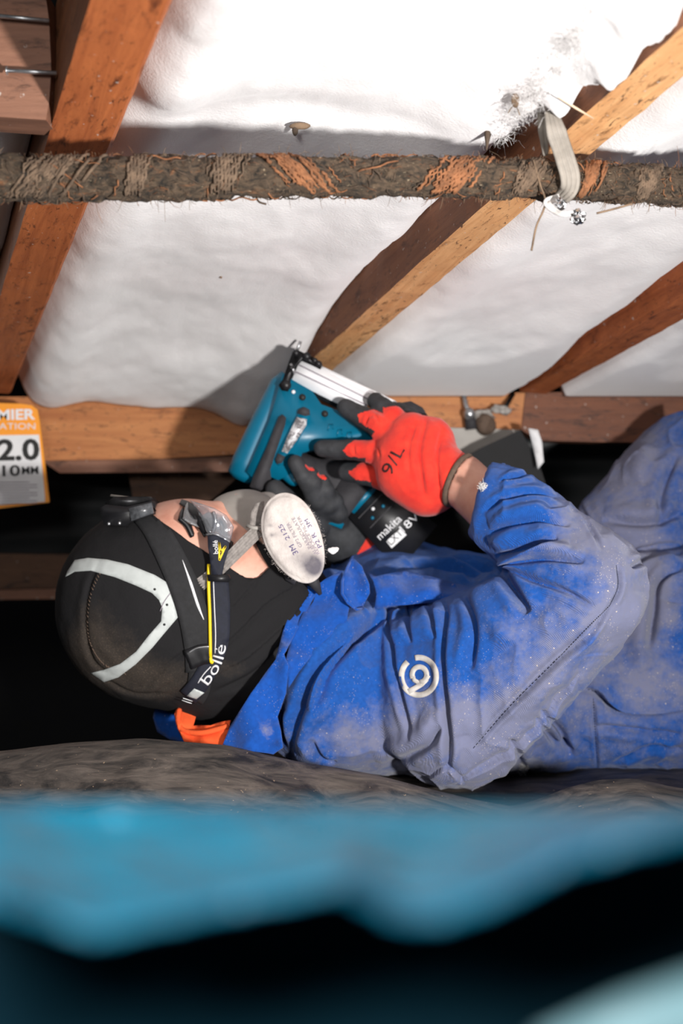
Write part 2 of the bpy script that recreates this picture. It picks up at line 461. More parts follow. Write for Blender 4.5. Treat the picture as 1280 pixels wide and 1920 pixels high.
M['alu'] = plain('bright_aluminium', (.88, .88, .90), .42, .08, var=.08, vs=20)
M['white'] = plain('white_print', (.78, .78, .80), .6, var=.05)
M['ink'] = plain('dark_print', (.035, .01, .01), .7, var=.1)
M['inkblack'] = plain('black_print', (.01, .01, .01), .6, var=.1)
M['yellow'] = plain('yellow_rubber', (.85, .60, .0), .5, var=.05)
M['reflect'] = plain('grey_reflective_tape', (.50, .53, .52), .55, var=.1, vs=90, bump=.1)
M['elastic'] = plain('black_elastic_webbing', (.016, .016, .018), .85, var=.3, vs=200, bump=.4, bs=900)
M['navy'] = plain('navy_elastic', (.008, .010, .022), .8, var=.3, vs=200, bump=.3, bs=900)
M['greyweb'] = plain('grey_elastic_webbing', (.30, .27, .25), .85, var=.35, vs=250, bump=.6, bs=700)
M['greyrub'] = plain('grey_silicone', (.36, .335, .305), .55, var=.15, vs=40)
k = N('filter_felt'); c = k.co()
b = k.mix(k.ramp(k.noise(35, 6, .7, c), [(.4, 0.0), (.75, 1.0)]), (.72, .66, .62), (.46, .40, .38))
at_ = k.n('ShaderNodeAttribute', attribute_name='soot'); b = k.mix(k.math('MULTIPLY', k.math('ADD', at_.outputs['Fac'], k.math('MULTIPLY', k.math('SUBTRACT', k.noise(60, 4, .6, c), .5), .5)), at_.outputs['Fac'], clamp=True), b, (.11, .10, .12))
k.p(Base_Color=b, Roughness=.95); k.bump(k.noise(300, 5, .7, c), .5, .0015); M['felt'] = k.m
M['purple'] = plain('faded_purple_ink', (.13, .10, .25), .9, var=.4, vs=600)
M['faded'] = plain('faded_grey_ink', (.33, .28, .33), .9, var=.3, vs=600)
M['cuffbrown'] = plain('brown_cuff_binding', (.13, .085, .06), .85, var=.3, vs=200, bump=.4)
M['steel'] = plain('galvanised_steel', (.55, .56, .58), .35, .85, var=.3, vs=200)
k = N('clear_polycarbonate'); k.p(Base_Color=(.95, .96, 1.0), Roughness=.04)
g = k.n('ShaderNodeBsdfGlossy', {'Color': (1., 1., 1.), 'Roughness': .08}); t = k.n('ShaderNodeBsdfTransparent', {'Color': (.86, .88, .92)})
fr = k.n('ShaderNodeFresnel', {'IOR': 1.6}); mx = k.n('ShaderNodeMixShader'); k.set(mx.inputs[0], k.math('ADD', k.math('MULTIPLY', fr.outputs[0], 1.3), .05, clamp=True))
df = k.n('ShaderNodeBsdfDiffuse', {'Color': (.8, .82, .86)}); m0 = k.n('ShaderNodeMixShader'); m0.inputs[0].default_value = .12
k.t.links.new(t.outputs[0], m0.inputs[1]); k.t.links.new(df.outputs[0], m0.inputs[2]); k.t.links.new(m0.outputs[0], mx.inputs[1]); k.t.links.new(g.outputs[0], mx.inputs[2]); k.t.links.new(mx.outputs[0], k.out.inputs['Surface']); M['clear'] = k.m
k = N('dusty_black_membrane'); c = k.co((2, 7, 7)); c2 = k.co()
f = k.ramp(k.noise(5, 8, .7, c, 2.0), [(.36, 0.0), (.64, .75)]); b = k.mix(f, (.012, .0115, .012), (.165, .135, .115))
b = k.mix(k.ramp(k.noise(230, 3, .6, c2), [(.69, 0.0), (.73, .9)]), b, (.42, .30, .20))
k.p(Base_Color=b, Roughness=.58); k.bump(k.noise(16, 5, .6, c), .3, .004); M['membrane'] = k.m
M['nearsheet'] = plain('dark_teal_shade', (.002, .022, .036), .45, var=.3, vs=8)
M['polyblack'] = plain('black_polythene', (.010, .014, .016), .52, var=.3, vs=6, bump=.5, bs=9)
k = N('blue_tarpaulin'); c = k.co((1, 1, 1))
b = k.mix(k.ramp(k.noise(14, 3, .5, c), [(.3, 0.0), (.7, 1.0)]), (.0, .17, .31), (.008, .26, .42))
k.p(Base_Color=b, Roughness=.36); k.bump(k.noise(30, 4, .6, c, 1), .9, .012); M['tarp'] = k.m
M['palecyan'] = plain('pale_cyan_plastic', (.30, .55, .62), .4, var=.3, vs=20)
M['orange'] = plain('orange_print_card', (.90, .33, .02), .5, var=.05)
M['hiviz'] = plain('fluorescent_orange_fabric', (.95, .12, .025), .85, var=.12, vs=60, bump=.3, bs=300)
M['strapgrey'] = plain('dusty_grey_webbing', (.28, .25, .215), .7, var=.2, vs=120, bump=.3)
M['foil'] = plain('crumpled_foil', (.75, .76, .78), .18, 1.0, var=.2, vs=400, bump=.9, bs=260)
M['paperwhite'] = plain('white_card', (.74, .74, .75), .6, var=.05)
M['darkblock'] = plain('matte_black', (.008, .008, .009), .8, var=.2)
# ---------------------------------------------------------------- roof: rafters, batts, plate
SL, C0, DX = .18, .4856, -.341            # roof underside: z = C0 - SL*Y ; rafters run along (DX, 1, -SL)
YP = 1.85
D = Vector((DX, 1, -SL)).normalized()
UPN = Vector((0, SL, 1)).normalized()      # roughly the roof normal
def edge_x(px, py):
    """x at Y=0 of the rafter edge seen through a pixel on the underside plane"""
    r = (960-py)/FP; Y = C0/(r+SL); return (px-640)/FP*Y-DX*Y
def make_rafter(xr, width, depth, y0, y1, m, label, rough=.0, flank=None):
    bm = bmesh.new(); L = (y1-y0)/D.y; n = 60
    side = Vector((1, 0, 0)); up = D.cross(side).normalized(); up = -up if up.z < 0 else up
    rings = []
    for i in range(n+1):
        x = L*i/n; r = []
        for (sx, sz) in ((-width, 0), (-width+.0035, -.000), (-.003, 0), (0, .003), (0, depth), (-width, depth), (-width, .0035)):
            r.append(bm.verts.new((x, sx+rough*(random.random()-.5), sz+rough*(random.random()-.5))))
        rings.append(r)
    for a, b in zip(rings[:-1], rings[1:]):
        for k in range(7):
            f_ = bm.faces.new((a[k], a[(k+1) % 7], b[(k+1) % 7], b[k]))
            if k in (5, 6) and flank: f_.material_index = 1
    bm.faces.new(rings[0]); bm.faces.new(rings[-1][::-1])
    o = bmo('rafter', bm, [m, flank] if flank else m, smooth=False)
    X = D; Y_ = side-D*side.dot(D); Y_.normalize(); Z = X.cross(Y_)
    if Z.z < 0: Z = -Z
    o.matrix_world = Matrix.Translation((xr+DX*y0, y0, C0-SL*y0)) @ Matrix((X, Y_, Z)).transposed().to_4x4()
    tag(o, label, 'rafter', 'roof rafters'); return o
xL, xM, xR = edge_x(325, 0), edge_x(1113, 290), edge_x(1280, 602)
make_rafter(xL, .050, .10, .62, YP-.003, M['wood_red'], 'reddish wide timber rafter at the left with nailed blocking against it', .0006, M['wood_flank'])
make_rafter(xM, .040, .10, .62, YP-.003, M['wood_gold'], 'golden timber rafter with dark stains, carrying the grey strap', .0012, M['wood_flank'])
make_rafter(xR, .040, .10, 1.05, YP-.003, M['wood_red'], 'reddish thin timber rafter at the right, far from the strap', .0008)

# batts
def make_batt(x0, x1, y0, y1, label, base=.034, fn=None, n=(90, 130), seed=0.):
    us = np.linspace(0, 1, n[0]); ys = np.linspace(y0, y1, n[1]); P = []
    for y in ys:
        for u in us:
            X = x0+(x1-x0)*u+DX*y; P.append((X, y, C0-SL*y+base, u))
    P = np.array(P); u = P[:, 3]; Q = P[:, :3].copy()
    q = np.stack([(P[:, 0]-DX*P[:, 1]), P[:, 1], np.full(len(P), seed)], 1)
    ed = np.minimum(u, 1-u)*(x1-x0)
    dz = .016*fbm(q*np.array((1, .8, 1)), 4, 2)-.016*np.exp(-((ed-.05)/.035)**2)+.022*np.exp(-(ed/.018)**2)
    dz += .0035*fbm(q*np.array((1, 1.2, 1)), 13, 2)+.0009*fbm(q, 60, 3)
    en = np.clip((P[:, 1]-1.52)/.30, 0, 1); dz -= (base+.004)*en*en*(3-2*en)*(1-.55*np.exp(-(ed/.012)**2))
    if fn is not None: dz += fn(P[:, 0], P[:, 1], u, ed)
    dz = np.maximum(dz, -base-.004) if fn is None else dz
    Q[:, 2] += dz
    T = Q.copy(); T[:, 2] = C0-SL*P[:, 1]+.10
    nx, ny = n; F = []
    for j in range(ny-1):
        for i in range(nx-1):
            a = j*nx+i; F.append((a, a+nx, a+nx+1, a+1)); F.append((a+nx*ny, a+1+nx*ny, a+nx+1+nx*ny, a+nx+nx*ny))
    N_ = nx*ny
    for i in range(nx-1):
        for j in (0, ny-1):
            a = j*nx+i; F.append((a, a+1, a+1+N_, a+N_))
    for j in range(ny-1):
        for i in (0, nx-1):
            a = j*nx+i; F.append((a, a+nx, a+nx+N_, a+N_))
    me = pymesh('insulation_batt', np.concatenate([Q, T]), F)
    bm = bmesh.new(); bm.from_mesh(me); bmesh.ops.recalc_face_normals(bm, faces=bm.faces); bm.to_mesh(me); bm.free()
    o = link('insulation_batt', me, M['batt']); tag(o, label, 'insulation', 'white batts between the rafters'); return o
def tuft(X, Y, u, ed):     # the batt hangs down beside the golden rafter and over its flank
    e = (1-u)*(xM-.042-xL)
    a = -.034*np.exp(-((e-.012)/.026)**2)*np.exp(-((Y-1.00)/.11)**2)
    a += -.022*np.exp(-((e-.006)/.024)**2)*np.exp(-((Y-.88)/.16)**2)
    a += .013*fbm(np.stack([X, Y, X*0], 1), 45, 3)*np.exp(-(e/.05)**2)*np.clip((1.15-Y)/.1, 0, 1)
    a += -.012*np.exp(-((e-.03)/.03)**2)*np.clip((Y-1.45)/.2, 0, 1)
    a += .012*np.exp(-((Y-1.16)/.035)**2)*np.clip(e/.05, 0, 1)
    return a
make_batt(xL-.45, xL-.052, 1.12, YP-.004, 'white insulation batt left of the wide reddish rafter', seed=1.)
make_batt(xL+.002, xM-.042, .60, YP-.004, 'large white insulation batt between the reddish wide rafter and the golden rafter', fn=tuft, n=(150, 170), seed=2.)
make_batt(xM+.002, xR-.042, .70, YP-.004, 'white insulation batt between the golden rafter and the thin right rafter', n=(120, 130), seed=3.)
make_batt(xR+.002, xR+.42, 1.0, YP-.004, 'white insulation batt beyond the thin right rafter', seed=4.)
# roof lining above the batts
bm = bmesh.new(); vs = [bm.verts.new((x, y, C0-SL*y+.112+dz)) for dz in (0, .01) for (x, y) in ((-1.6, .5), (1.4, .5), (1.4, 2.6), (-1.6, 2.6))]
for f in ((0,1,2,3), (7,6,5,4), (0,4,5,1), (1,5,6,2), (2,6,7,3), (3,7,4,0)): bm.faces.new([vs[i] for i in f])
tag(bmo('ceiling', bm, M['darkblock'], smooth=False), kind='structure')

# blocking between rafters, top left, with the nails
def board(name, pts, y0, th, m, label=None, cat=None, bev=.002, parent=None, group=None):
    bm = bmesh.new(); prism(bm, pts, y0, y0+th)
    o = bmo(name, bm, m, parent, smooth=False, bevel=bev)
    if label: tag(o, label, cat, group)
    return o
blk = empty('blocking_board', A(0, 220, 1.08), 'brown timber blocking board in the top left corner, screwed beside the rafter', 'board')
bm = bmesh.new(); prism(bm, [(-60, -20), (84, -20), (92, 40), (96, 130), (92, 190), (86, 225), (-60, 215)], 1.055, 1.10)
bmo('plank', bm, M['wood_pale'], blk, smooth=False, bevel=.003)
for (a, b_) in (((-30, 27), (92, 39)), ((12, 132), (106, 137))):
    nl = tube('nail', [V(a[0], a[1], 1.045), V(b_[0], b_[1], 1.045)], .0016, M['steel'], blk, 8)
    tube('nail_head', [V(a[0], a[1], 1.045), V(a[0]+2, a[1], 1.045)], .0035, M['steel'], nl, 10)

# wall plate and battens
pb = [(-200, 742), (30, 744), (560, 741), (900, 737), (984, 736), (976, 806), (860, 806), (640, 830), (440, 852), (300, 860), (60, 864), (-200, 868)]
bm = bmesh.new(); prism(bm, pb, YP, YP+.05)
wp = bmo('wall_plate', bm, M['wood_plate'], smooth=False, bevel=.002); tag(wp, 'long horizontal timber wall plate carrying the rafter ends, behind the nail gun', 'beam')
tag(board('batten', [(75, 862), (440, 856), (560, 840), (560, 868), (440, 884), (112, 887)], YP+.012, .04, M['wood_pale']), 'narrow dull timber batten directly under the wall plate, above the head lamp', 'batten')
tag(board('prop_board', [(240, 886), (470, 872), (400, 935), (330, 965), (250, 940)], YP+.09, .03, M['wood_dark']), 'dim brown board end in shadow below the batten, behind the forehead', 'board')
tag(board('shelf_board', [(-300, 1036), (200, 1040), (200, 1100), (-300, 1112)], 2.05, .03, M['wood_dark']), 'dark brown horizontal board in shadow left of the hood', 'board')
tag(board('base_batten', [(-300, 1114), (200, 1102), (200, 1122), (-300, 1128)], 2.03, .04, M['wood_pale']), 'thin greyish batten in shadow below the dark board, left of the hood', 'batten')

tag(board('end_plate', [(985, 736), (1130, 735), (1600, 737), (1600, 832), (1130, 829), (1010, 826), (977, 806)], YP+.001, .05, M['wood_dimmed']), 'reddish timber plate at the right, darkened for the light falling off, running behind the raised knee', 'beam')  # separate lower board; its darker wood also stands in for light falloff
# back wall of black polythene with folds, side floor
ys = np.linspace(-.115, .2, 60); xs = np.linspace(-1.4, 1.4, 140)
P = np.array([(x, 2.12, z) for z in ys for x in xs]); P[:, 1] += .035*fbm(P*np.array((.5, 1, 1.6)), 5, 3)
F = [(j*140+i, j*140+i+1, (j+1)*140+i+1, (j+1)*140+i) for j in range(59) for i in range(139)]
o = link('wall_back', pymesh('wall_back', P, F), M['polyblack']); m_ = o.modifiers.new('s', 'SOLIDIFY'); m_.thickness = .003; apply_mods(o); tag(o, kind='structure')

bm = bmesh.new(); box(bm, (0, 3.4, 0), (6, .05, 4)); tag(bmo('wall_darkness', bm, M['darkblock'], smooth=False), kind='structure')  # black backdrop added to stand for the darkness beyond the opening
# hooks and plaster lump on the plate
hk = empty('screw_hook', A(878, 780, YP-.01), 'bright metal screw hook hanging from the wall plate, beside the glove', 'hook', 'steel fixings on the wall plate')
tube('shank', [V(868, 738, YP-.006), V(873, 760, YP-.012), V(879, 775, YP-.018)], .0035, M['steel'], hk, 10)
bm = bmesh.new(); bmesh.ops.create_icosphere(bm, subdivisions=3, radius=.008, matrix=Matrix.Translation(V(880, 776, YP-.02))); bmo('tip', bm, M['steel'], hk)
tube('plug', [V(881, 782, YP-.014), V(884, 805, YP-.014)], .008, M['rubber'], hk, 10)
hk2 = empty('screw_hook', A(942, 770, YP-.01), 'second metal screw hook below the right rafter end, with white residue', 'hook', 'steel fixings on the wall plate')
tube('shank', [V(962, 738, YP-.006), V(952, 755, YP-.014), V(944, 768, YP-.02)], .003, M['blackmetal'], hk2, 8)
def lump(name, c, r, m, parent=None, sub=3, nz=.3, sc_=(1, 1, 1), fs=60):
    bm = bmesh.new(); bmesh.ops.create_icosphere(bm, subdivisions=sub, radius=1)
    P = np.array([v.co[:] for v in bm.verts]); k_ = 1+nz*fbm(P*r*1.0+np.array(c)*3, fs, 3)
    for v, q in zip(bm.verts, P*k_[:, None]*r*np.array(sc_)): v.co = Vector(q)+Vector(c)
    return bmo(name, bm, m, parent)
lump('residue', V(940, 768, YP-.018), .008, M['greylump'], hk2, 3, .8, (1.2, .7, .8), 160)
hk3 = empty('screw_hook', A(905, 790, YP-.01), 'rusty bolt with pale lump between the two hooks on the wall plate', 'bolt', 'steel fixings on the wall plate')
lump('pale_lump', V(904, 782, YP-.014), .010, M['greylump'], hk3, 3, .8, (1.3, .6, .7), 160); lump('nut', V(908, 796, YP-.012), .014, M['cuffbrown'], hk3)
hk3.name = 'rusty_bolt'

# pale wrap and black foam block behind the glove
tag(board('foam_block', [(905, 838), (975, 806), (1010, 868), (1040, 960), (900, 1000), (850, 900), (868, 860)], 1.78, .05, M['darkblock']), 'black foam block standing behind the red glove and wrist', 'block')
tag(board('grey_card', [(780, 800), (975, 806), (870, 872), (800, 880)], 1.84, .006, M['greyrub'], bev=.001), 'pale grey card sticking out behind the red glove under the wall plate', 'card')
o = sheet('wrap_strip', [(990, 803, 1.76), (1008, 806, 1.76), (1016, 830, 1.76), (1019, 866, 1.76), (1008, 880, 1.76), (1000, 840, 1.765)], M['paperwhite'], None, .004); tag(o, 'upright white strip at the edge of the black foam block above the sleeve cuff', 'strip')

# insulation label card, cut by the left edge
YC = 1.77
card = empty('product_card', A(0, 950, YC), 'orange and white insulation label reading 2.0 hanging at the left edge', 'label')
outl = [(-120, 752), (40, 757), (60, 760), (70, 768), (74, 790), (92, 938), (92, 942), (-120, 968)]
bm = bmesh.new(); prism(bm, outl, YC, YC+.004); bmo('orange_panel', bm, M['orange'], card, smooth=False)
bm = bmesh.new(); prism(bm, [(-118, 818), (73, 815), (84, 930), (84, 941), (-118, 955)], YC-.001, YC-.0004); bmo('white_panel', bm, M['paperwhite'], card, smooth=False)
fc = lambda x, y: YC-.0016
def ptext(s, x, y, ang, size, width, m, yf=fc, parent=None, name='lettering', bold=0):
    v, f = text_px(s, x, y, ang, size, width, bold); return flat_at(name, v, f, yf, m, parent, .0003)
ptext('PREMIER', -58, 788, 1, 27, 124, M['white'], parent=card, name='brand_lettering', bold=.03)
ptext('INSULATION', -60, 805, 0, 17, 126, M['palecyan'] if 0 else M['paperwhite'], parent=card, name='small_lettering')
ptext('R2.0', -40, 863, 1, 54, 114, M['inkblack'], parent=card, name='rating_lettering', bold=.03)
ptext('110', -16, 893, 1.5, 28, 54, M['inkblack'], parent=card, name='thickness_lettering', bold=.02); ptext('MM', 41, 889, 1.5, 20, 31, M['inkblack'], parent=card, name='thickness_lettering', bold=.02)
g = []
for i in range(9):
    y = 903+i*5; x1 = 70 if i % 3 else 55
    g.append(([(-60, y+1.2), (x1, y), (x1, y+1.3), (-60, y+2.4)], [(0, 1, 2, 3)]))
v_, f_ = merge_geo(g); flat_at('fine_print', v_, f_, fc, M['faded'], card, .0003)

# ---------------------------------------------------------------- hanging pipe matted with roots
pc = [(-140, 335, 1.03), (100, 336, 1.045), (300, 334, 1.055), (500, 331, 1.065), (700, 331, 1.075), (900, 334, 1.088), (1040, 338, 1.10), (1150, 343, 1.108), (1280, 350, 1.12), (1420, 357, 1.13), (1900, 384, 1.17)]
cl = spline([A(*p) for p in pc], 30); pr = np.interp(np.linspace(0, 1, len(cl)), [0, .35, 1], [.0168, .0148, .0142])
vs, fs = tube_geo(cl, pr, 56); vs = np.array([v[:] for v in vs]); ctr = np.repeat(np.array(cl), 56, 0)
nrm = (vs-ctr)/np.linalg.norm(vs-ctr, axis=1)[:, None]
vs = vs+nrm*(.0018*fbm(vs, 50, 3)+.0018*fbm(vs, 230, 3))[:, None]
pipe = link('hanging_pipe', pymesh('hanging_pipe', vs, fs), M['bark']); tag(pipe, 'thin pipe matted with roots and bark, hanging across under the rafters', 'pipe')
def on_pipe(t, a, ex=0.0):
    i = min(int(t*(len(cl)-1)), len(cl)-2); p = cl[i]; tt = cl[i+1]-cl[i]; tt = tt/np.linalg.norm(tt)
    u = np.array((0, 0, 1.)); u -= tt*(u@tt); u /= np.linalg.norm(u); b = np.cross(tt, u)
    return p+(u*math.cos(a)+b*math.sin(a))*(pr[i]+ex)
def pxt(x): return float(np.interp(x, [640+FP*p[0]/p[1] for p in cl], np.linspace(0, 1, len(cl))))
# diagonal bark wraps: angle pi/2 faces away or to the camera
sgn = 1 if on_pipe(.5, math.pi/2)[1] < on_pipe(.5, -math.pi/2)[1] else -1
def wrap(t0, t1, a0, a1, r, m, nm='bark_strip', nz=.0012):
    P = []
    for k_ in range(26):
        q = k_/25; P.append(on_pipe(t0+(t1-t0)*q, sgn*(a0+(a1-a0)*q), .0005)+rng.randn(3)*nz*.3)
    R = [r*(.35+.65*math.sin(math.pi*min(max(q/25, .04), .96)))*(1+.35*rng.rand()) for q in range(26)]
    g = []
    for s_ in range(60):
        o1 = rng.randn()*r*1.1; o2 = o1+rng.randn()*r*.7; qa, qb = sorted(rng.rand(2)); qb = max(qb, qa+.3)
        g.append(tube_geo([on_pipe(t0+(t1-t0)*q+(o1+(o2-o1)*q)*1.4, sgn*(a0+(a1-a0)*q), .0006+.0012*rng.rand()) for q in np.linspace(qa, min(qb, 1), 9)], .0005+.0010*rng.rand(), 4))
    return link(nm, pymesh(nm, *merge_geo(g)), m, pipe)
for (x0, x1, r) in ((60, 130, .006), (245, 275, .003), (410, 440, .004), (600, 520, .006), (825, 880, .006), (960, 1010, .004), (1085, 1110, .0035), (1190, 1225, .004)):
    t0 = pxt(x0); t1 = pxt(x1)
    wrap(t0, t1, 2.7, .3, r, M['root_orange'] if x0 in (825, 1085, 600) else M['root_wrap'])
H = []
for i in range(2600):                         # short root hairs
    t = rng.rand(); a = rng.rand()*2*math.pi; p = on_pipe(t, a, 0); d = p-on_pipe(t, a, -.01); d /= np.linalg.norm(d)
    L = .0025+.006*rng.rand()**3; tw = rng.randn(3)*.8; e = p+(d*.6+tw*.7)*L; mid = (p+e)/2+d*L*.25
    H.append(tube_geo([p, mid, e], [.00022, .00018, .0001], 3))
v_, f_ = merge_geo(H[:1900]); tag(link('root_hairs', pymesh('h', v_, f_), M['root_brown'], pipe), kind='stuff')
v_, f_ = merge_geo(H[1900:]); tag(link('bark_fibres', pymesh('h', v_, f_), M['root_orange'], pipe), kind='stuff')
H = []
for i in range(260):                          # long strands lying on it
    t = rng.rand()*.96; a = rng.rand()*6.28; n_ = 9; da = rng.randn()*.9; dt = .03*rng.rand()+.005
    H.append(tube_geo([on_pipe(min(t+dt*k_/n_, .999), a+da*k_/n_, .0008+.0012*math.sin(k_)) for k_ in range(n_+1)], .0003+.0004*rng.rand(), 4))
v_, f_ = merge_geo(H[:170]); tag(link('clinging_roots', pymesh('h', v_, f_), M['root_dark'], pipe), kind='stuff')
v_, f_ = merge_geo(H[170:]); tag(link('clinging_roots', pymesh('h', v_, f_), M['root_orange'], pipe), kind='stuff')
# dangling roots
for (pts, m) in (([(1000, 300), (1012, 345), (1022, 375), (1018, 395), (1005, 425), (996, 470)], 'root_brown'), ([(1118, 400), (1150, 392), (1185, 382)], 'root_brown'), ([(478, 365), (485, 378), (499, 383)], 'root_dark'), ([(1048, 185), (1075, 200), (1111, 222)], 'fluffstraw')):
    if m == 'fluffstraw': continue
    tube('loose_root', spline([A(p[0], p[1], 1.08) for p in pts], 6), .0008, M[m], pipe, 6)
# debris caught in the batts
def batt_y(py, off=.02): return (C0+off)/((960-py)/FP+SL)
st = tube('straw', [V(1046, 182, 1.015), V(1080, 203, 1.02), V(1112, 222, 1.03)], [.0006, .0009, .0005], plain('straw', (.72, .52, .36), .8), None, 6); tag(st, 'pale straw lying across the golden rafter above the strap', 'straw')
bt_ = bvh(bpy.data.objects['insulation_batt.001'])
h = cast(bt_, 557, 240); y_ = h.y-.012; lf = empty('dry_leaf', V(557, 240, y_), 'small dry brown leaf scrap stuck in the white batt above the pipe', 'leaf')
lump('blade', V(562, 237, y_), .006, M['root_brown'], lf, 2, .4, (1.5, .4, .45)); lump('stalk', V(553, 244, y_), .004, M['root_dark'], lf, 2, .3, (.6, .4, 1.1))
h = cast(bt_, 965, 190); y_ = h.y-.008; bg = empty('dry_seed_head', V(965, 190, y_), 'brown seed head caught in the fluffy batt left of the strap', 'seed head')
lump('husk', V(965, 188, y_), .004, M['root_brown'], bg, 2, .4, (.8, .6, 1.4))
tube('stalk', [V(960, 200, y_), V(952, 212, y_)], .0004, M['root_brown'], bg, 4); tube('stalk', [V(968, 198, y_), V(974, 216, y_)], .0004, M['root_brown'], bg, 4)
h = cast(bt_, 914, 255); y_ = h.y-.008; tw = tube('twig', [V(912, 236, y_), V(914, 252, y_), V(912, 282, y_-.004)], [.001, .0028, .0003], M['root_dark'], None, 6); tag(tw, 'dark twig splinter pointing down in the batt shadow left of the strap', 'twig')
h = cast(bt_, 414, 520); tag(lump('wood_chip', h-h.normalized()*.002, .002, M['root_brown'], None, 1, .4), 'tiny brown chip alone in the middle of the large white batt', 'wood chip')

# strap tied around pipe
stp = empty('hanging_strap', A(1040, 215, 1.07), 'grey ribbed webbing strap looped round the pipe, ends knotted in foil', 'strap')
def ribbon3(name, P, wid, m, parent, th=.0009, ribs=4, face=Vector((0, -1, 0))):
    P = spline(P, 10); n = len(P); W = np.interp(np.linspace(0, 1, n), np.linspace(0, 1, len(wid)), wid); vs = []; nc = ribs*4
    for i in range(n):
        t = Vector(P[min(i+1, n-1)]-P[max(i-1, 0)]).normalized(); s = t.cross(face)
        s = s.normalized() if s.length > .05 else Vector((1, 0, 0)); nn = s.cross(t).normalized()
        if nn.dot(face) < 0: nn = -nn
        for k_ in range(nc+1):
            q = k_/nc-.5; vs.append(Vector(P[i])+s*W[i]*q+nn*th*abs(math.sin(q*ribs*math.pi)))
    fs = [(i*(nc+1)+k_, i*(nc+1)+k_+1, (i+1)*(nc+1)+k_+1, (i+1)*(nc+1)+k_) for i in range(n-1) for k_ in range(nc)]
    o = link(name, pymesh(name, vs, fs), m, parent); mm = o.modifiers.new('s', 'SOLIDIFY'); mm.thickness = .0009; mm.offset = 1; return apply_mods(o)
ribbon3('front_strap', [A(1032, 208, 1.058), A(1043, 250, 1.055), A(1058, 295, 1.070), A(1068, 330, 1.076), A(1066, 355, 1.080), A(1050, 374, 1.092)], [.009, .0145, .0145, .0145, .013, .010], M['strapgrey'], stp)
ribbon3('rear_strap', [A(1020, 213, 1.075), A(1019, 245, 1.072), A(1022, 290, 1.085)], [.010, .008, .003], M['strapgrey'], stp, ribs=2)
ribbon3('tail', [A(1048, 372, 1.085), A(1025, 380, 1.08), A(1040, 396, 1.075), A(1055, 402, 1.07), A(1075, 400, 1.07)], [.007, .006, .005, .004, .004], plain('pale_tape', (.6, .58, .56), .4), stp, ribs=1)
def crumple(name, c, r, m, parent):
    bm = bmesh.new(); bmesh.ops.create_icosphere(bm, subdivisions=3, radius=r)
    for v in bm.verts: v.co *= .62+.6*random.random()
    bmesh.ops.translate(bm, verts=bm.verts, vec=c); return bmo(name, bm, m, parent, smooth=False)
crumple('foil_knot', V(1083, 407, 1.07), .0058, M['foil'], stp); crumple('foil_knot', V(1050, 381, 1.075), .0048, M['foil'], stp)

# fluffy fibres of the batt beside the golden rafter
def fibres(name, parent, pts, m, n, L, r=.00012, seed=1, spread=.004):
    rs = np.random.RandomState(seed); H = []
    for i in range(n):
        p = np.array(pts[rs.randint(len(pts))])+rs.randn(3)*spread; d = rs.randn(3); d /= np.linalg.norm(d); l = L*(.4+rs.rand())
        d2 = d+rs.randn(3)*.7; H.append(tube_geo([p, p+d*l*.5, p+d*l*.5+d2*l*.5], r, 3))
    v_, f_ = merge_geo(H); o = link(name, pymesh(name, v_, f_), m, parent, True); return o

fp_ = [cast(bt_, x, y) for (x, y) in [(930+q*9.5+rng.randn()*10, 275-q*13+rng.randn()*16) for q in range(20) for _ in range(6)]]
fibres('loose_fibres', bpy.data.objects['insulation_batt.001'], [tuple(p_) for p_ in fp_ if p_ is not None], M['fluff'], 3600, .0055, .0001, 3, .004)
# ---------------------------------------------------------------- ground membrane and foreground tarp
sil = [(-400, 1425), (0, 1408), (130, 1394), (260, 1385), (420, 1399), (560, 1428), (700, 1450), (800, 1476), (880, 1496), (960, 1512), (1000, 1502), (1060, 1478), (1120, 1462), (1190, 1458), (1260, 1475), (1500, 1500)]
sx = [(p[0]-640)/FP*1.3 for p in sil]; sz = [(960-p[1])/FP*1.3 for p in sil]
nx, ny = 220, 150; X = np.linspace(-.75, .75, nx); Yv = np.concatenate([np.linspace(.55, 1.5, 110), np.linspace(1.51, 2.3, 40)])
G = np.array([(x, y, 0) for y in Yv for x in X]); zr = np.interp(G[:, 0]*1.3/np.maximum(G[:, 1], 1.3)*1.0, sx, sz)
d = G[:, 1]-1.3; zf = zr+d*.28-.03*(1-np.exp(-(d/.10)**2)); back = zr-.10*(1-np.exp(-(d/.05)**2))
back = np.maximum(back, -.285-.35*np.clip((-.13-G[:, 0])/.05, 0, 1)*np.clip((G[:, 1]-1.36)/.1, 0, 1)); back -= .3*np.clip((G[:, 1]-1.8)/.2, 0, 1); zz = np.where(d < 0, zf, back)
q = G*np.array((1, 1, 1)); zz += (.006*fbm(q, 9, 3)+.003*fbm(q, 30, 2))*np.clip(np.abs(d)/.04, .15, 1)
G[:, 2] = zz
F = [(j*nx+i, j*nx+i+1, (j+1)*nx+i+1, (j+1)*nx+i) for j in range(ny-1) for i in range(nx-1)]
grd = link('floor', pymesh('floor', G, F), M['membrane']); m_ = grd.modifiers.new('s', 'SOLIDIFY'); m_.thickness = .004; m_.offset = -1; apply_mods(grd)
tag(grd, 'dusty black ground membrane under the person', kind='structure')

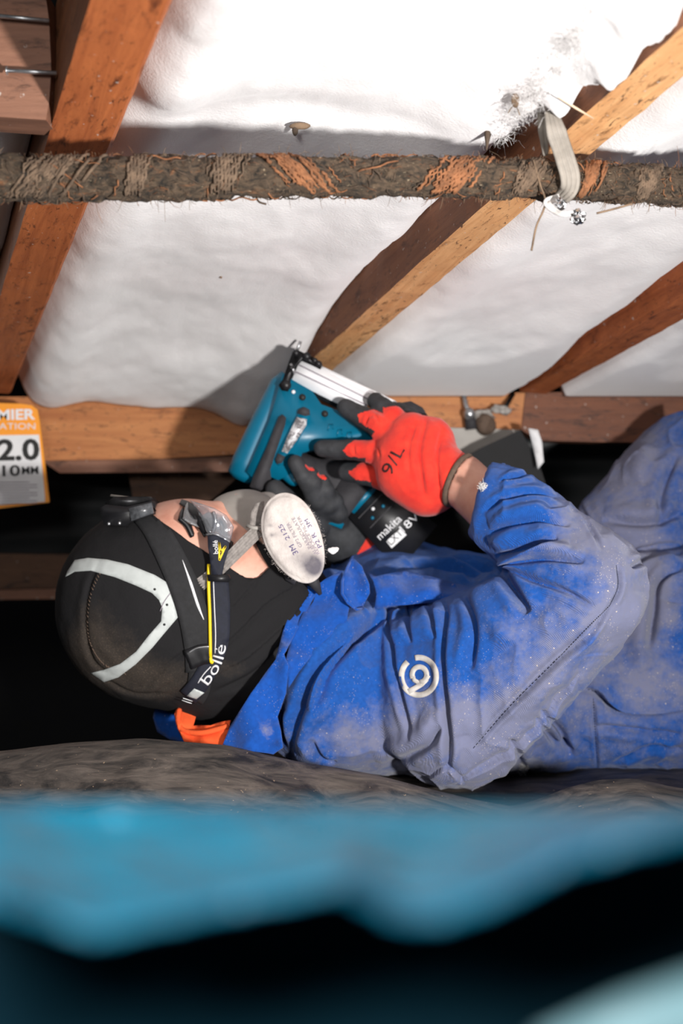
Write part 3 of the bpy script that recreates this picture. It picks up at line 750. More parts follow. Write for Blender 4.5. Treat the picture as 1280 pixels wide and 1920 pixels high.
# tarp: a crumpled blue sheet close to the lens, its lower edge over a dark one
def near_sheet(name, top, bot, Yt, Yb, m, amp, n=(110, 50), thick=.0015):
    P = []; xs_ = np.linspace(-160, 1440, n[0])
    for j in range(n[1]):
        a = j/(n[1]-1)
        for x in xs_:
            y0 = np.interp(x, [p[0] for p in top], [p[1] for p in top]); y1 = np.interp(x, [p[0] for p in bot], [p[1] for p in bot])
            P.append(A(x, y0+(y1-y0)*a, Yt+(Yb-Yt)*a**1.3))
    P = np.array(P); P += (amp*fbm(P, 28, 2)+amp*.4*fbm(P, 90, 2))[:, None]*np.array((0, -1, .25))
    F = [(j*n[0]+i, j*n[0]+i+1, (j+1)*n[0]+i+1, (j+1)*n[0]+i) for j in range(n[1]-1) for i in range(n[0]-1)]
    o = link(name, pymesh(name, P, F), m); m_ = o.modifiers.new('s', 'SOLIDIFY'); m_.thickness = thick; return apply_mods(o)
tarp = near_sheet('blue_tarpaulin', [(-160, 1515), (1440, 1530)], [(-160, 1730), (0, 1700), (180, 1760), (350, 1730), (520, 1690), (640, 1670), (760, 1740), (840, 1730), (950, 1690), (1080, 1620), (1280, 1570), (1440, 1560)], .28, .20, M['tarp'], .0045)
tag(tarp, 'blue crumpled tarpaulin, very close and out of focus across the lower picture', 'tarpaulin')
dsh = near_sheet('underside_shade_sheet', [(-160, 1640), (1440, 1560)], [(-160, 2060), (1440, 2060)], .265, .21, M['nearsheet'], .002)  # added near-black sheet stands in for the shaded hollow under the tarpaulin
tag(dsh, 'added near black out of focus sheet for the shade below the blue tarpaulin', 'plastic sheet')
vs, fs = tube_geo([A(1020, 1990, .19), A(1180, 1940, .19), A(1330, 1910, .19), A(1500, 1895, .19)], [.003, .0045, .006, .006], 20)
pl = link('plastic_sleeve', pymesh('p', vs, fs), M['palecyan']); tag(pl, 'pale cyan blurred plastic edge in the bottom right corner below the dark sheet', 'plastic')
# ---------------------------------------------------------------- the person
YH = 1.46
head_parts = [ell(A(292, 1135, YH), (.098, .078, .098)), ell(A(415, 1085, YH), (.078, .064, .070)), ell(A(500, 1080, YH), (.040, .046, .048)),
              ell(A(350, 1000, YH), (.038, .055, .030))]
headf = blend(head_parts, .03)
nosef = rcone(A(398, 972, YH), A(447, 948, YH), .008, .013)
neckf = rcone(A(400, 1190, YH), A(620, 1250, 1.5), .056, .060)
eyes = [ell(A(395, 985, YH+s*.032), (.016, .015, .010)) for s in (-1, 1)]
def facef(P):
    d = smin(headf(P), nosef(P), .014)
    for e in eyes: d = smax(d, -e(P), .012)
    for s in (-1, 1):
        d = smin(d, ell(A(396, 1000, YH+s*.032), (.012, .012, .011))(P), .004)
        d = smin(d, ell(A(368, 966, YH+s*.034), (.007, .020, .006))(P), .010)
    return d
# hood surface
hoodbase = blend([headf, rcone(A(400, 1222, YH), A(525, 1180, 1.49), .060, .064), rcone(A(430, 1245, YH), A(520, 1240, 1.5), .045, .06)], .035)
def halfplane(p, q, Y=1.46):
    """>0 on the left-up side of the pixel line p->q"""
    a, b = A(*p, Y), A(*q, Y); t = (b-a)/np.linalg.norm(b-a); n = np.array((-t[2], 0, t[0])); return lambda P: (P-a)@n
h1 = halfplane((285, 958), (480, 1086)); h2 = halfplane((484, 1086), (560, 1010))
def hoodf(P):
    d = hoodbase(P)-.0045
    op = smin(h1(P), h2(P)+0, .01)
    return np.maximum(d, op)
v, Q = nets(hoodf, A(85, 1360, 1.3)-.02, (A(680, 900, 1.68)+.03), .0022)
person_v = None

# right arm, gloves, legs (px, py, depth, radius)
SH, EL, CU, WR = (838, 1292, 1.46), (1105, 1108, 1.355), (968, 938, 1.43), (862, 898, 1.49)
hand_r = [chain([(*WR, .026), (815, 880, 1.515, .030), (765, 858, 1.525, .032)], .01),
          chain([(800, 905, 1.515, .036), (770, 880, 1.52, .036), (757, 852, 1.525, .029)], .01), chain([(800, 830, 1.53, .030), (772, 815, 1.53, .024)], .01)]
fing_r = [[(748, 872, 1.525, .016), (700, 848, 1.535, .0125), (655, 843, 1.548, .0108), (604, 841, 1.556, .0095)],     # index
          [(755, 838, 1.525, .016), (712, 800, 1.535, .0130), (682, 783, 1.548, .0112), (648, 764, 1.556, .0098)],     # middle
          [(770, 815, 1.53, .015), (738, 783, 1.54, .0120), (718, 765, 1.552, .0108), (704, 752, 1.562, .0095)],       # ring
          [(795, 810, 1.54, .013), (765, 782, 1.555, .0105), (748, 772, 1.570, .0095), (738, 768, 1.58, .0088)],       # little
          [(768, 912, 1.53, .020), (722, 895, 1.545, .0150), (680, 888, 1.555, .0118), (650, 885, 1.565, .0105)]]      # thumb
hand_l = [chain([(672, 1036, 1.66, .030), (640, 1005, 1.64, .030), (600, 968, 1.62, .026)], .01)]
fing_l = [[(598, 968, 1.60, .013), (588, 925, 1.568, .0105), (568, 892, 1.557, .0095), (554, 868, 1.556, .0088)],
          [(612, 968, 1.605, .013), (596, 938, 1.572, .0105), (585, 905, 1.560, .0098), (582, 892, 1.562, .0095)],
          [(625, 972, 1.61, .012), (616, 945, 1.578, .0105), (609, 918, 1.568, .0095), (604, 905, 1.568, .0090)],
          [(636, 985, 1.62, .012), (634, 962, 1.59, .0100), (628, 940, 1.58, .0088), (622, 930, 1.582, .0082)],
          [(592, 985, 1.60, .016), (556, 958, 1.575, .0125), (532, 935, 1.562, .0120), (516, 918, 1.562, .0110)]]
def shrink(fs, s): return [[(a, b, c, r-s) for a, b, c, r in f] for f in fs]
def glovef(hand, fing, s=0.0, k=.007):
    parts = [chain([(a, b, c, r-s) for a, b, c, r in f], .003) for f in fing]
    def f(P):
        d = blend(hand, .012)(P)+s
        for p in parts: d = smin(d, p(P), k)
        return d
    return f
body_parts = [rcone(A(640, 1270, 1.52), A(950, 1270, 1.58), .062, .070), rcone(A(740, 1180, 1.64), A(1050, 1205, 1.64), .070, .075),
    rcone(A(1050, 1270, 1.58), A(1350, 1270, 1.60), .07, .07), rcone(A(*SH), A(*EL), .050, .038), rcone(A(*EL), A(*WR), .036, .026),
    rcone(A(1180, 1180, 1.58), A(1480, 1140, 1.58), .055, .05), rcone(A(1220, 1040, 1.75), A(1300, 895, 1.77), .058, .048),
    rcone(A(820, 1120, 1.72), A(880, 1140, 1.80), .04, .036), rcone(A(880, 1140, 1.80), A(672, 1036, 1.66), .034, .026)]
bodyhull = blend(body_parts, .04); gr_in = glovef(hand_r, fing_r, .0035, .0045); gl_in = glovef(hand_l, fing_l, .0035, .003)
cov_parts = [(rcone(A(638, 1298, 1.49), A(900, 1290, 1.55), .086, .088), .03), (rcone(A(735, 1178, 1.64), A(1050, 1200, 1.65), .095, .090), .05),
    (rcone(A(622, 1185, 1.55), A(720, 1200, 1.56), .066, .080), .04),
    (rcone(A(960, 1290, 1.60), A(1400, 1285, 1.60), .092, .095), .03), (rcone(A(1170, 1182, 1.62), A(1480, 1155, 1.60), .085, .088), .02),
    (rcone(A(1215, 1020, 1.74), A(1300, 890, 1.76), .095, .078), .02), (rcone(A(830, 1120, 1.72), A(700, 1075, 1.68), .060, .046), .02)]
slv_up = blend([rcone(A(*SH), A(*EL), .086, .050), rcone(A(860, 1370, 1.42), A(1080, 1160, 1.36), .058, .045)], .02)
slv_fo = rcone(A(1108, 1085, 1.365), A(928, 945, 1.43), .050, .042)
cuffn = A(890, 935, 1.43)-A(1000, 965, 1.43); cuffn /= np.linalg.norm(cuffn); cuffp = A(890, 950, 1.43)
def covsolid(P):
    d = cov_parts[0][0](P)
    for g, k_ in cov_parts[1:]: d = smin(d, g(P), k_)
    return smin(d, smin(slv_up(P), slv_fo(P), .012), .006)
gr_out = glovef(hand_r, fing_r, 0, .0045); gl_out = glovef(hand_l, fing_l, 0, .003)
wdir = A(900, 915, 1.48)-A(*WR); wdir /= np.linalg.norm(wdir); wp0 = A(858, 900, 1.49)
def bodyf(P):
    d = smin(facef(P), neckf(P), .02)
    d = smin(d, bodyhull(P), .03); d = smin(d, gr_in(P), .012); d = smin(d, gl_in(P), .012)
    d = np.where(((P-wp0)@wdir < .004) & (np.linalg.norm(P-A(740, 860, 1.53), axis=1) < .125), np.maximum(d, gr_out(P)+.0045), d)
    d = np.where(np.linalg.norm(P-A(600, 960, 1.6), axis=1) < .075, np.maximum(d, gl_out(P)+.004), d)
    cs_ = (P[:, 0] > -.03) & ~((np.linalg.norm(P-A(*WR), axis=1) < .12) & ((P-cuffp)@cuffn > -.03)) & (P[:, 1] < 1.9) & (P[:, 2] < .13)
    cs_ &= ~((P[:, 0] < .07) & (P[:, 1] > 1.52))
    if cs_.any(): d[cs_] = np.maximum(d[cs_], covsolid(P[cs_])+.026)
    return d
bv, bQ = nets(bodyf, (-.36, 1.30, -.32), (.46, 1.88, .12), .0032)
person = link('person', npmesh('person', bv, bQ), M['skin'])
tag(person, 'person in blue coverall and black hood lying face up, working overhead', 'person')

hood = link('hood', npmesh('hood', v, Q), M['hood'], person)

# ---- fold tool: ridges, creases and steps drawn as pixel polylines on the camera-facing cloth
def seg_dist(uv, poly, smooth=True):
    """distance, signed side and parameter to a polyline"""
    P = [np.array(p) for p in spline(poly, 6)] if len(poly) > 2 and smooth else [np.array(p, float) for p in poly]
    best = np.full(len(uv), 1e9); side = np.zeros(len(uv)); par = np.zeros(len(uv)); L = len(P)-1
    for i in range(L):
        a, b = P[i], P[i+1]; ab = b-a; l2 = ab@ab+1e-9; pa = uv-a; t = np.clip(pa@ab/l2, 0, 1)
        r = pa-t[:, None]*ab; d = np.sqrt((r*r).sum(1)); m = d < best
        best = np.where(m, d, best); cr = ab[0]*pa[:, 1]-ab[1]*pa[:, 0]
        side = np.where(m, np.sign(cr), side); par = np.where(m, (i+t)/L, par)
    return best, side, par
def fold(v, nrm, folds, zone=None):
    uv = np.stack([640+FP*v[:, 0]/v[:, 1], 960-FP*v[:, 2]/v[:, 1]], 1)
    view = -v/np.linalg.norm(v, axis=1)[:, None]; face = np.clip((nrm*view).sum(1)/.5, 0, 1)
    disp = np.zeros(len(v))
    for fd in folds:
        kind, amp, wd, pts = fd[:4]; ymax = fd[4] if len(fd) > 4 else 9
        bb = np.array(pts); lo = bb.min(0)-wd*4; hi = bb.max(0)+wd*4
        I = np.where((uv[:, 0] > lo[0]) & (uv[:, 0] < hi[0]) & (uv[:, 1] > lo[1]) & (uv[:, 1] < hi[1]) & (face > 0) & (v[:, 1] < ymax))[0]
        if not len(I): continue
        d, s, p = seg_dist(uv[I], pts); tp = np.clip(np.minimum(p, 1-p)*5, 0, 1)**.7
        if kind == 'r': y = np.exp(-(d/wd)**2)
        elif kind == 'c': y = -np.exp(-(d/(wd*.45))**2)+.45*np.exp(-((d-wd)/(wd*.8))**2)
        elif kind == 's': y = np.where(s > 0, np.exp(-(d/(wd*1.6))), -.6*np.exp(-(d/(wd*.5))**2)); y = np.where(s > 0, y*np.clip(d/(wd*.15), 0, 1)**.5, y)
        disp[I] += amp*y*tp*face[I]
    return disp
def addattr(me, name, val):
    a = me.attributes.new(name, 'FLOAT', 'POINT'); a.data.foreach_set('value', np.clip(val, 0, 1).astype(np.float32))
def uvof(v): return np.stack([640+FP*v[:, 0]/v[:, 1], 960-FP*v[:, 2]/v[:, 1]], 1)
def blob(uv, x, y, rx, ry): return np.exp(-((uv[:, 0]-x)/rx)**2-((uv[:, 1]-y)/ry)**2)

hv = vcoords(hood.data); hn = vnormals(hood.data)
hf = [('c', .0022, 9, [(190, 1040), (165, 1110), (160, 1180), (175, 1240), (220, 1275)]),
      ('r', .0012, 10, [(180, 1120), (185, 1200), (235, 1262)]),
      ('c', .0022, 8, [(360, 1215), (310, 1250), (270, 1290)]), ('c', .0018, 7, [(365, 1240), (330, 1275), (280, 1305)]),
      ('s', .0045, 14, [(560, 1095), (500, 1130), (440, 1190), (380, 1240)]), ('s', .004, 12, [(585, 1110), (530, 1170), (470, 1225), (400, 1270)]),
      ('r', .004, 14, [(570, 1130), (500, 1200), (430, 1250)]), ('c', .004, 12, [(560, 1180), (480, 1260), (400, 1300)]),
      ('r', .004, 12, [(550, 1210), (490, 1280), (440, 1320)]), ('s', .003, 10, [(485, 1083), (460, 1110), (425, 1150)]),
      ('c', .002, 8, [(320, 1300), (250, 1300), (190, 1270)])]
hv = hv+hn*(fold(hv, hn, hf)+.0006*fbm(hv, 60, 3))[:, None]; setco(hood.data, hv)
uv = uvof(hv); addattr(hood.data, 'dust', .95*blob(uv, 230, 1260, 100, 55)+.8*blob(uv, 160, 1200, 45, 90)+.65*blob(uv, 420, 1250, 80, 30)+.3*blob(uv, 235, 1170, 60, 60)+.9*blob(uv, 300, 1290, 60, 25))
tH = bvh(hood)
def laid(name, tree, path, wid, mats, parent, nc=4, off=.0008, th=.0009, sp=6, fb=1.42):
    p = spline(path, sp) if len(path) > 2 else path
    v2, f2 = ribbon2(p, wid, nc); return conform(name, tree, v2, f2, mats, parent, off, th, fb)
# reflective tape: upper arm, pointed corner, lower arm
v2, f2 = fillpoly([(126, 1072), (140, 1050), (165, 1046), (200, 1049), (240, 1058), (290, 1078), (318, 1095), (333, 1158), (310, 1185), (285, 1215), (255, 1245), (222, 1270), (195, 1279), (170, 1262), (195, 1256), (225, 1245), (255, 1222), (280, 1190), (302, 1165), (304, 1140), (298, 1125), (285, 1112), (255, 1098), (215, 1082), (170, 1070), (140, 1072), (122, 1082)], 7)
rt = conform('reflective_tape', tH, v2, f2, M['reflect'], hood, .0006, .0008)
laid('tape_seam', tH, [(321, 1110), (308, 1128), (300, 1146)], 1.5, M['faded'], rt, 1, .0016, .0004)
for p in ((290, 1105), (313, 1134), (308, 1171)):
    bm = bmesh.new(); h = cast(tH, *p); bmesh.ops.create_icosphere(bm, subdivisions=2, radius=.0013, matrix=Matrix.Translation(h-h.normalized()*.0014)); bmo('rivet', bm, M['inkblack'], rt)
H = []
for i in range(38):      # stitched seam on the crown
    t = i/37; p0 = np.array(spline([(190, 1060), (166, 1120), (164, 1190), (190, 1240), (235, 1262)], 20)[int(t*79)])
    a, b_ = cast(tH, p0[0], p0[1]), cast(tH, p0[0]+3, p0[1]+5)
    if a and b_: H.append(tube_geo([a-a.normalized()*.0004, b_-b_.normalized()*.0004], .0005, 5))
v_, f_ = merge_geo(H); link('crown_stitching', pymesh('s', v_, f_), M['cuffbrown'], hood)

# ---- coverall
inner = rcone(A(850, 900, 1.46), A(975, 960, 1.43), .038, .036)
def covf(P):
    d = cov_parts[0][0](P)
    for g, k_ in cov_parts[1:]: d = smin(d, g(P), k_)
    s = smin(slv_up(P), smax(smax(slv_fo(P), (P-cuffp)@cuffn, .006), -inner(P), .002), .012)
    d = smin(d, s, .006)
    # open neck
    d = smax(d, -(hoodbase(P)-.006), .004)
    return d
cv, cQ = nets(covf, (-.14, 1.26, -.31), (.42, 1.90, .13), .0026)
coverall = link('coverall', npmesh('coverall', cv, cQ), M['coverall'], person)
m_ = coverall.modifiers.new('s', 'SUBSURF'); m_.levels = 1; m_.render_levels = 1; apply_mods(coverall)
cv = vcoords(coverall.data); cn = vnormals(coverall.data)
cf = [ # torso
      ('s', .009, 22, [(705, 1160), (650, 1215), (610, 1270), (590, 1330)]), ('c', .007, 16, [(740, 1150), (660, 1200), (600, 1260), (565, 1330), (550, 1400)]),
      ('r', .006, 18, [(620, 1300), (578, 1370), (580, 1440)]), ('c', .004, 9, [(585, 1380), (605, 1420), (630, 1432)]), ('c', .004, 10, [(530, 1330), (535, 1400)]),
      ('c', .005, 10, [(725, 1125), (732, 1180), (738, 1250), (754, 1320), (770, 1390)]), ('c', .005, 9, [(765, 1130), (770, 1165), (768, 1205)]),
      ('c', .005, 10, [(805, 1120), (812, 1160), (816, 1200)]), ('r', .005, 16, [(745, 1140), (752, 1210)]), ('r', .0045, 14, [(785, 1130), (792, 1200)]),
      ('c', .006, 12, [(838, 1110), (832, 1200), (836, 1300), (842, 1390), (838, 1450)]), ('r', .005, 22, [(560, 1240), (640, 1170), (720, 1130)]),
      ('r', .004, 16, [(700, 1420), (780, 1380), (820, 1330)]), ('c', .004, 14, [(740, 1430), (800, 1400), (830, 1360)]), ('s', .003, 14, [(800, 1460), (840, 1440), (870, 1470)]),
      # sleeve
      ('c', .0045, 12, [(1115, 1140), (1050, 1105), (990, 1085), (930, 1060)]), ('c', .006, 14, [(925, 1062), (980, 1052), (1040, 1048), (1095, 1052)]),
      ('c', .006, 12, [(930, 1042), (985, 1030), (1045, 1008)]), ('r', .006, 13, [(940, 1055), (1000, 1040), (1070, 1028)]), ('c', .0045, 11, [(920, 1000), (960, 985), (1010, 975), (1070, 980)]),
      ('r', .005, 12, [(915, 1018), (975, 1005), (1040, 995)]), ('c', .004, 10, [(905, 960), (950, 935), (1010, 925), (1060, 930)]), ('r', .004, 11, [(915, 980), (970, 960), (1030, 952)]),
      ('c', .003, 7, [(935, 905), (1000, 890), (1050, 900)]), ('c', .0025, 7, [(1050, 880), (1090, 950), (1130, 1030)]),
      ('c', .0035, 7, [(1145, 1130), (1110, 1180), (1040, 1240), (960, 1320), (885, 1405)]), ('r', .004, 16, [(1130, 1160), (1060, 1245), (970, 1340)]),
      ('c', .003, 7, [(1155, 1060), (1158, 1100), (1143, 1135)]), ('c', .009, 20, [(935, 1060), (965, 1110), (990, 1150)]), ('r', .006, 24, [(900, 1080), (920, 1150), (960, 1210)]),
      ('c', .005, 16, [(870, 1110), (890, 1180), (880, 1260)]), ('r', .004, 20, [(860, 1180), (862, 1290), (868, 1380)]), ('s', .0035, 14, [(855, 1470), (930, 1420), (1010, 1350), (1085, 1260)]),
      # hip, legs
      ('s', .010, 16, [(1300, 1330), (1200, 1335), (1150, 1325), (1115, 1295), (1080, 1290)]), ('c', .006, 14, [(1010, 1330), (1050, 1370), (1070, 1420)]), ('c', .005, 14, [(955, 1380), (975, 1430), (990, 1450)]),
      ('c', .005, 14, [(1000, 1340), (1040, 1390), (1075, 1410)]), ('r', .006, 16, [(1000, 1400), (1040, 1440), (1080, 1450)]), ('r', .006, 14, [(930, 1440), (1000, 1475)]),
      ('c', .0025, 6, [(1112, 1310), (1116, 1380), (1120, 1440)]), ('c', .006, 14, [(1280, 1060), (1235, 1090), (1225, 1150), (1215, 1220)]), ('c', .008, 12, [(1180, 1065), (1230, 1040), (1280, 1035)]),
      ('r', .006, 20, [(1200, 1110), (1195, 1200), (1210, 1260)]), ('r', .005, 20, [(1260, 1130), (1250, 1210)]), ('c', .004, 12, [(1110, 1360), (1200, 1370), (1280, 1380)]), ('c', .004, 12, [(1150, 1430), (1220, 1400), (1280, 1405)]),
      ('c', .006, 18, [(1280, 960), (1220, 980), (1130, 975)]), ('c', .005, 16, [(1270, 850), (1240, 920), (1240, 990)]), ('r', .005, 20, [(1215, 830), (1190, 900)]),
      # far shoulder
      ('c', .006, 14, [(690, 1085), (760, 1060), (840, 1065), (900, 1085)]), ('c', .005, 12, [(830, 1040), (880, 1060), (925, 1075)])]
dz = 1.75*fold(cv, cn, cf)+.0022*fbm(cv, 13, 3)+.0008*fbm(cv, 60, 3)
wr = 1-np.abs(vnoise(cv*np.array((1, 1, .45))+.01*fbm(cv, 20, 2)[:, None], 34)); dz += .0045*(wr**3-.3)*np.clip(.5+vnoise(cv, 11), 0, 1)
cv = cv+cn*dz[:, None]; setco(coverall.data, cv)
uv = uvof(cv)
dust = .62*blob(uv, 690, 1430, 190, 110)+.45*blob(uv, 850, 1400, 120, 90)+.5*blob(uv, 1150, 1110, 70, 110)+.42*blob(uv, 1000, 1290, 120, 90)+.62*blob(uv, 905, 1380, 90, 80)
dust += .22*np.clip((uv[:, 0]-850)/200, 0, 1)+.12*np.clip((uv[:, 1]-1150)/200, 0, 1)+.8*blob(uv, 1180, 880, 100, 160)+.7*blob(uv, 1210, 1130, 70, 130)+.35*blob(uv, 1240, 1300, 110, 60)+.3*blob(uv, 1000, 1180, 110, 80)+.22*blob(uv, 760, 1300, 90, 80)+.5*blob(uv, 960, 1470, 90, 40)
dust += .4*blob(uv, 1070, 1000, 60, 60)+.45*blob(uv, 1020, 870, 30, 14)
dust += .45*np.exp(-(seg_dist(uv, [(1145, 1130), (1040, 1240), (885, 1405)])[0]/16)**2)
addattr(coverall.data, 'dust', dust)
tC = bvh(coverall)
# stitched seams
for path in ([(1143, 1135), (1100, 1178), (1040, 1240), (960, 1320), (885, 1405)], [(1112, 1310), (1116, 1380), (1121, 1440)], [(1155, 1060), (1158, 1100), (1143, 1135)]):
    H = []; sp = spline(path, 14)
    for i in range(0, len(sp)-1, 1):
        a, b_ = cast(tC, *sp[i]), cast(tC, *(sp[i]*.35+sp[i+1]*.65))
        if a and b_ and (a-b_).length < .02: H.append(tube_geo([a-a.normalized()*.0003, b_-b_.normalized()*.0003], .0004, 5))
    if H: v_, f_ = merge_geo(H); link('stitching', pymesh('s', v_, f_), M['navy'], coverall)
# printed round emblem
cx, cy = 785, 1268
def arc(r, a0, a1, n=40, ex=1.0, ey=1.08, c=(cx, cy)): return [(c[0]+r*ex*math.cos(math.radians(a0+(a1-a0)*i/n)), c[1]-r*ey*math.sin(math.radians(a0+(a1-a0)*i/n))) for i in range(n+1)]
lay = [ribbon2(arc(32.5, 103, -230, 60), 10.5, 2), ribbon2(arc(13.6, 205, -90, 40, c=(786, 1265)), 9.5, 2),
       ribbon2([(786, 1279), (793, 1277), (799, 1273), (803, 1266)], 8.5, 2), ribbon2([(800, 1273), (790, 1283), (775, 1292), (765, 1297)], [9, 10, 10], 2), ribbon2([(774, 1268), (776, 1275), (786, 1281), (790, 1280)], 8, 2)]
v_, f_ = merge_geo([([(p[0], p[1], 0) for p in a], b) for a, b in lay])
k = N('cracked_cream_print'); k.p(Base_Color=k.mix(k.ramp(k.noise(90, 5, .7, k.co()), [(.4, 0.0), (.7, 1.0)]), (.60, .57, .54), (.45, .41, .36)), Roughness=.8); M['emblem'] = k.m
conform('printed_emblem', tC, [(p[0], p[1]) for p in v_], f_, M['emblem'], coverall, .0010, .0006, 1.4)
# collar leaves and placket
sheet('collar', [(562, 1098, 1.43), (530, 1185, 1.405), (517, 1236, 1.385), (470, 1300, 1.375), (430, 1365, 1.375), (417, 1398, 1.37), (470, 1408, 1.355), (512, 1416, 1.35), (530, 1402, 1.35), (526, 1370, 1.36), (520, 1345, 1.372), (536, 1300, 1.375), (541, 1250, 1.372), (532, 1228, 1.380), (550, 1195, 1.40), (572, 1150, 1.42), (600, 1100, 1.43)], M['collar'], coverall, .0016, noise=.006)
sheet('collar_stand', [(590, 1100, 1.435), (610, 1085, 1.44), (640, 1070, 1.45), (655, 1135, 1.425), (650, 1165, 1.415), (600, 1210, 1.405), (560, 1260, 1.395), (541, 1290, 1.39), (532, 1252, 1.385), (545, 1200, 1.405)], M['collar'], coverall, .0016, noise=.004)
sheet('collar_point', [(661, 1044, 1.46), (678, 1062, 1.44), (692, 1095, 1.425), (693, 1112, 1.425), (680, 1138, 1.43), (662, 1142, 1.42), (650, 1128, 1.415), (640, 1112, 1.42), (642, 1088, 1.43), (652, 1062, 1.45)], M['collar'], coverall, .0016, noise=.004, bulge=-.012)
tube('collar_edge', [V(661, 1044, 1.459), V(650, 1066, 1.447), V(641, 1090, 1.427), V(641, 1114, 1.417), V(652, 1130, 1.412), V(668, 1143, 1.417), V(680, 1140, 1.427)], .0016, M['collar'], coverall, 8)
sheet('placket', [(686, 1072, 1.49), (704, 1080, 1.48), (760, 1070, 1.49), (850, 1092, 1.49), (900, 1110, 1.47), (850, 1126, 1.455), (800, 1130, 1.45), (750, 1135, 1.45), (702, 1142, 1.45), (706, 1115, 1.445), (700, 1090, 1.455)], M['collar'], coverall, .0016, noise=.006, bulge=.006)
sheet('collar_back', [(292, 1322, 1.50), (330, 1318, 1.50), (345, 1350, 1.49), (360, 1395, 1.48), (320, 1386, 1.49), (296, 1372, 1.50), (288, 1345, 1.50)], M['collar'], coverall, .003, bulge=.008)
for n_, at_v in ((0, .2),):
    for o in coverall.children:
        if o.name.startswith(('collar', 'placket')): addattr(o.data, 'dust', .25*np.ones(len(o.data.vertices))+.45*blob(uvof(vcoords(o.data)), 500, 1370, 25, 25))
# fluff stuck on the cloth
for (x, y, r, s_) in ((978, 1437, .009, (1.5, .5, .9)), (905, 912, .005, (.8, .5, 2))):
    h = cast(tC, x, y) or V(x, y, 1.35); h = h-h.normalized()*.003
    fibres('lint_tuft', coverall, [tuple(h)], M['fluff'], 380, .0020, .00022, int(x), r*.35)

# orange shirt neck, seen under the hood
sh = empty('shirt', A(380, 1390, 1.45), None, None); sh.parent = person
P3 = [(343, 1316, 1.43), (334, 1345, 1.42), (344, 1374, 1.405), (380, 1386, 1.39), (415, 1380, 1.385), (432, 1362, 1.385)]
bpy.data.objects.remove(sh)
shirt = sheet('shirt_neckband', [(340, 1312, 1.44), (357, 1318, 1.44), (372, 1324, 1.44), (366, 1345, 1.43), (362, 1362, 1.415), (395, 1360, 1.40), (432, 1350, 1.395), (428, 1375, 1.385), (418, 1402, 1.38), (385, 1398, 1.385), (345, 1391, 1.39), (333, 1365, 1.40), (327, 1340, 1.42), (333, 1322, 1.435)], M['hiviz'], person, .003, noise=.003)
tube('shirt_fold', spline([V(336, 1330, 1.422), V(334, 1352, 1.412), V(345, 1370, 1.402), V(380, 1374, 1.392), V(428, 1362, 1.388)], 6), .0028, M['hiviz'], shirt, 8)

# gloves
def make_glove(name, hand, fing, lo, hi, redtip, label, cuffcut=None):
    lo = np.minimum(lo, hi)-.015; hi = np.maximum(lo, hi)+.0; f0 = glovef(hand, fing, 0, .0045 if cuffcut is not None else .003); f = f0
    if cuffcut is not None:
        p0, nrm = cuffcut; f = lambda P: np.maximum(f0(P), (P-p0)@nrm)
    v, Q = nets(f, lo, hi, .0016); me = npmesh(name, v, Q); o = link(name, me, [M['red'], M['coating']], person)
    return o, v
glove_r, gv = make_glove('glove', hand_r, fing_r, (A(570, 970, 1.5)*np.array((1, 0, 1))+np.array((-.02, 1.45, -.02))), (A(900, 720, 1.6)*np.array((1, 0, 1))+np.array((.03, 1.65, .01))), .5, None, (wp0, np.array(wdir)))
me = glove_r.data; n_ = len(me.polygons); cc = np.zeros(n_*3, np.float32); me.polygons.foreach_get('center', cc); cc = cc.reshape(-1, 3).astype(float)
nn = np.zeros(n_*3, np.float32); me.polygons.foreach_get('normal', nn); nn = nn.reshape(-1, 3)
uvc = uvof(cc); mi = np.zeros(n_, np.int32)
jit = 3.5*vnoise(cc, 150)
tips = [((640, 842), (1, .0), 1), ((672, 770), (.85, .5), 1), ((718, 762), (.8, .6), 1), ((760, 780), (.8, .6), 1), ((652, 886), (1, 0), 1)]
bd = []
for ch in fing_r: bd.append(evalf(chain(ch, .003), cc))
own = np.argmin(np.array(bd), 0); onf = np.min(np.array(bd), 0) < .002
for i_, (p, d_, _) in enumerate(tips):
    s_ = (uvc[:, 0]-p[0])*d_[0]+(uvc[:, 1]-p[1])*d_[1]
    # the back of the finger carries red further towards the tip than its flanks
    j = np.array(fing_r[i_]); ax0 = j[1, :2]; ax1 = j[3, :2]; t = (ax1-ax0)/np.linalg.norm(ax1-ax0)
    lat = (uvc[:, 0]-ax0[0])*-t[1]+(uvc[:, 1]-ax0[1])*t[0]
    m = (own == i_) & onf & ((s_+jit < np.abs(lat)*1.1) | (lat < -12+jit*.3) & (s_ < 45) | (nn[:, 1] > .1))
    mi[m] = 1
mi[nn[:, 1] > .35] = 1
me.polygons.foreach_set('material_index', mi)
gfold = [('c', .003, 9, [(800, 780), (785, 850), (795, 930)]), ('r', .003, 9, [(815, 790), (800, 850), (808, 935)]), ('c', .003, 8, [(830, 800), (818, 860), (825, 940)]), ('r', .0025, 8, [(845, 815), (836, 870), (836, 935)]),
         ('c', .002, 7, [(780, 790), (765, 840), (768, 890)]), ('c', .0025, 5, [(702, 778), (712, 792)]), ('c', .002, 5, [(662, 835), (664, 852)]), ('c', .002, 5, [(708, 838), (712, 856)]), ('c', .002, 5, [(690, 780), (684, 795)])]
gvv = vcoords(me); gn = vnormals(me); gvv = gvv+gn*(fold(gvv, gn, gfold)+.0004*fbm(gvv, 120, 2))[:, None]; setco(me, gvv)
tG = bvh(glove_r)
v_, f_ = text_px('9/L', 733, 893, 62, 33, 56); conform('size_lettering', tG, v_, f_, M['ink'], glove_r, .0005, .0003, 1.49)
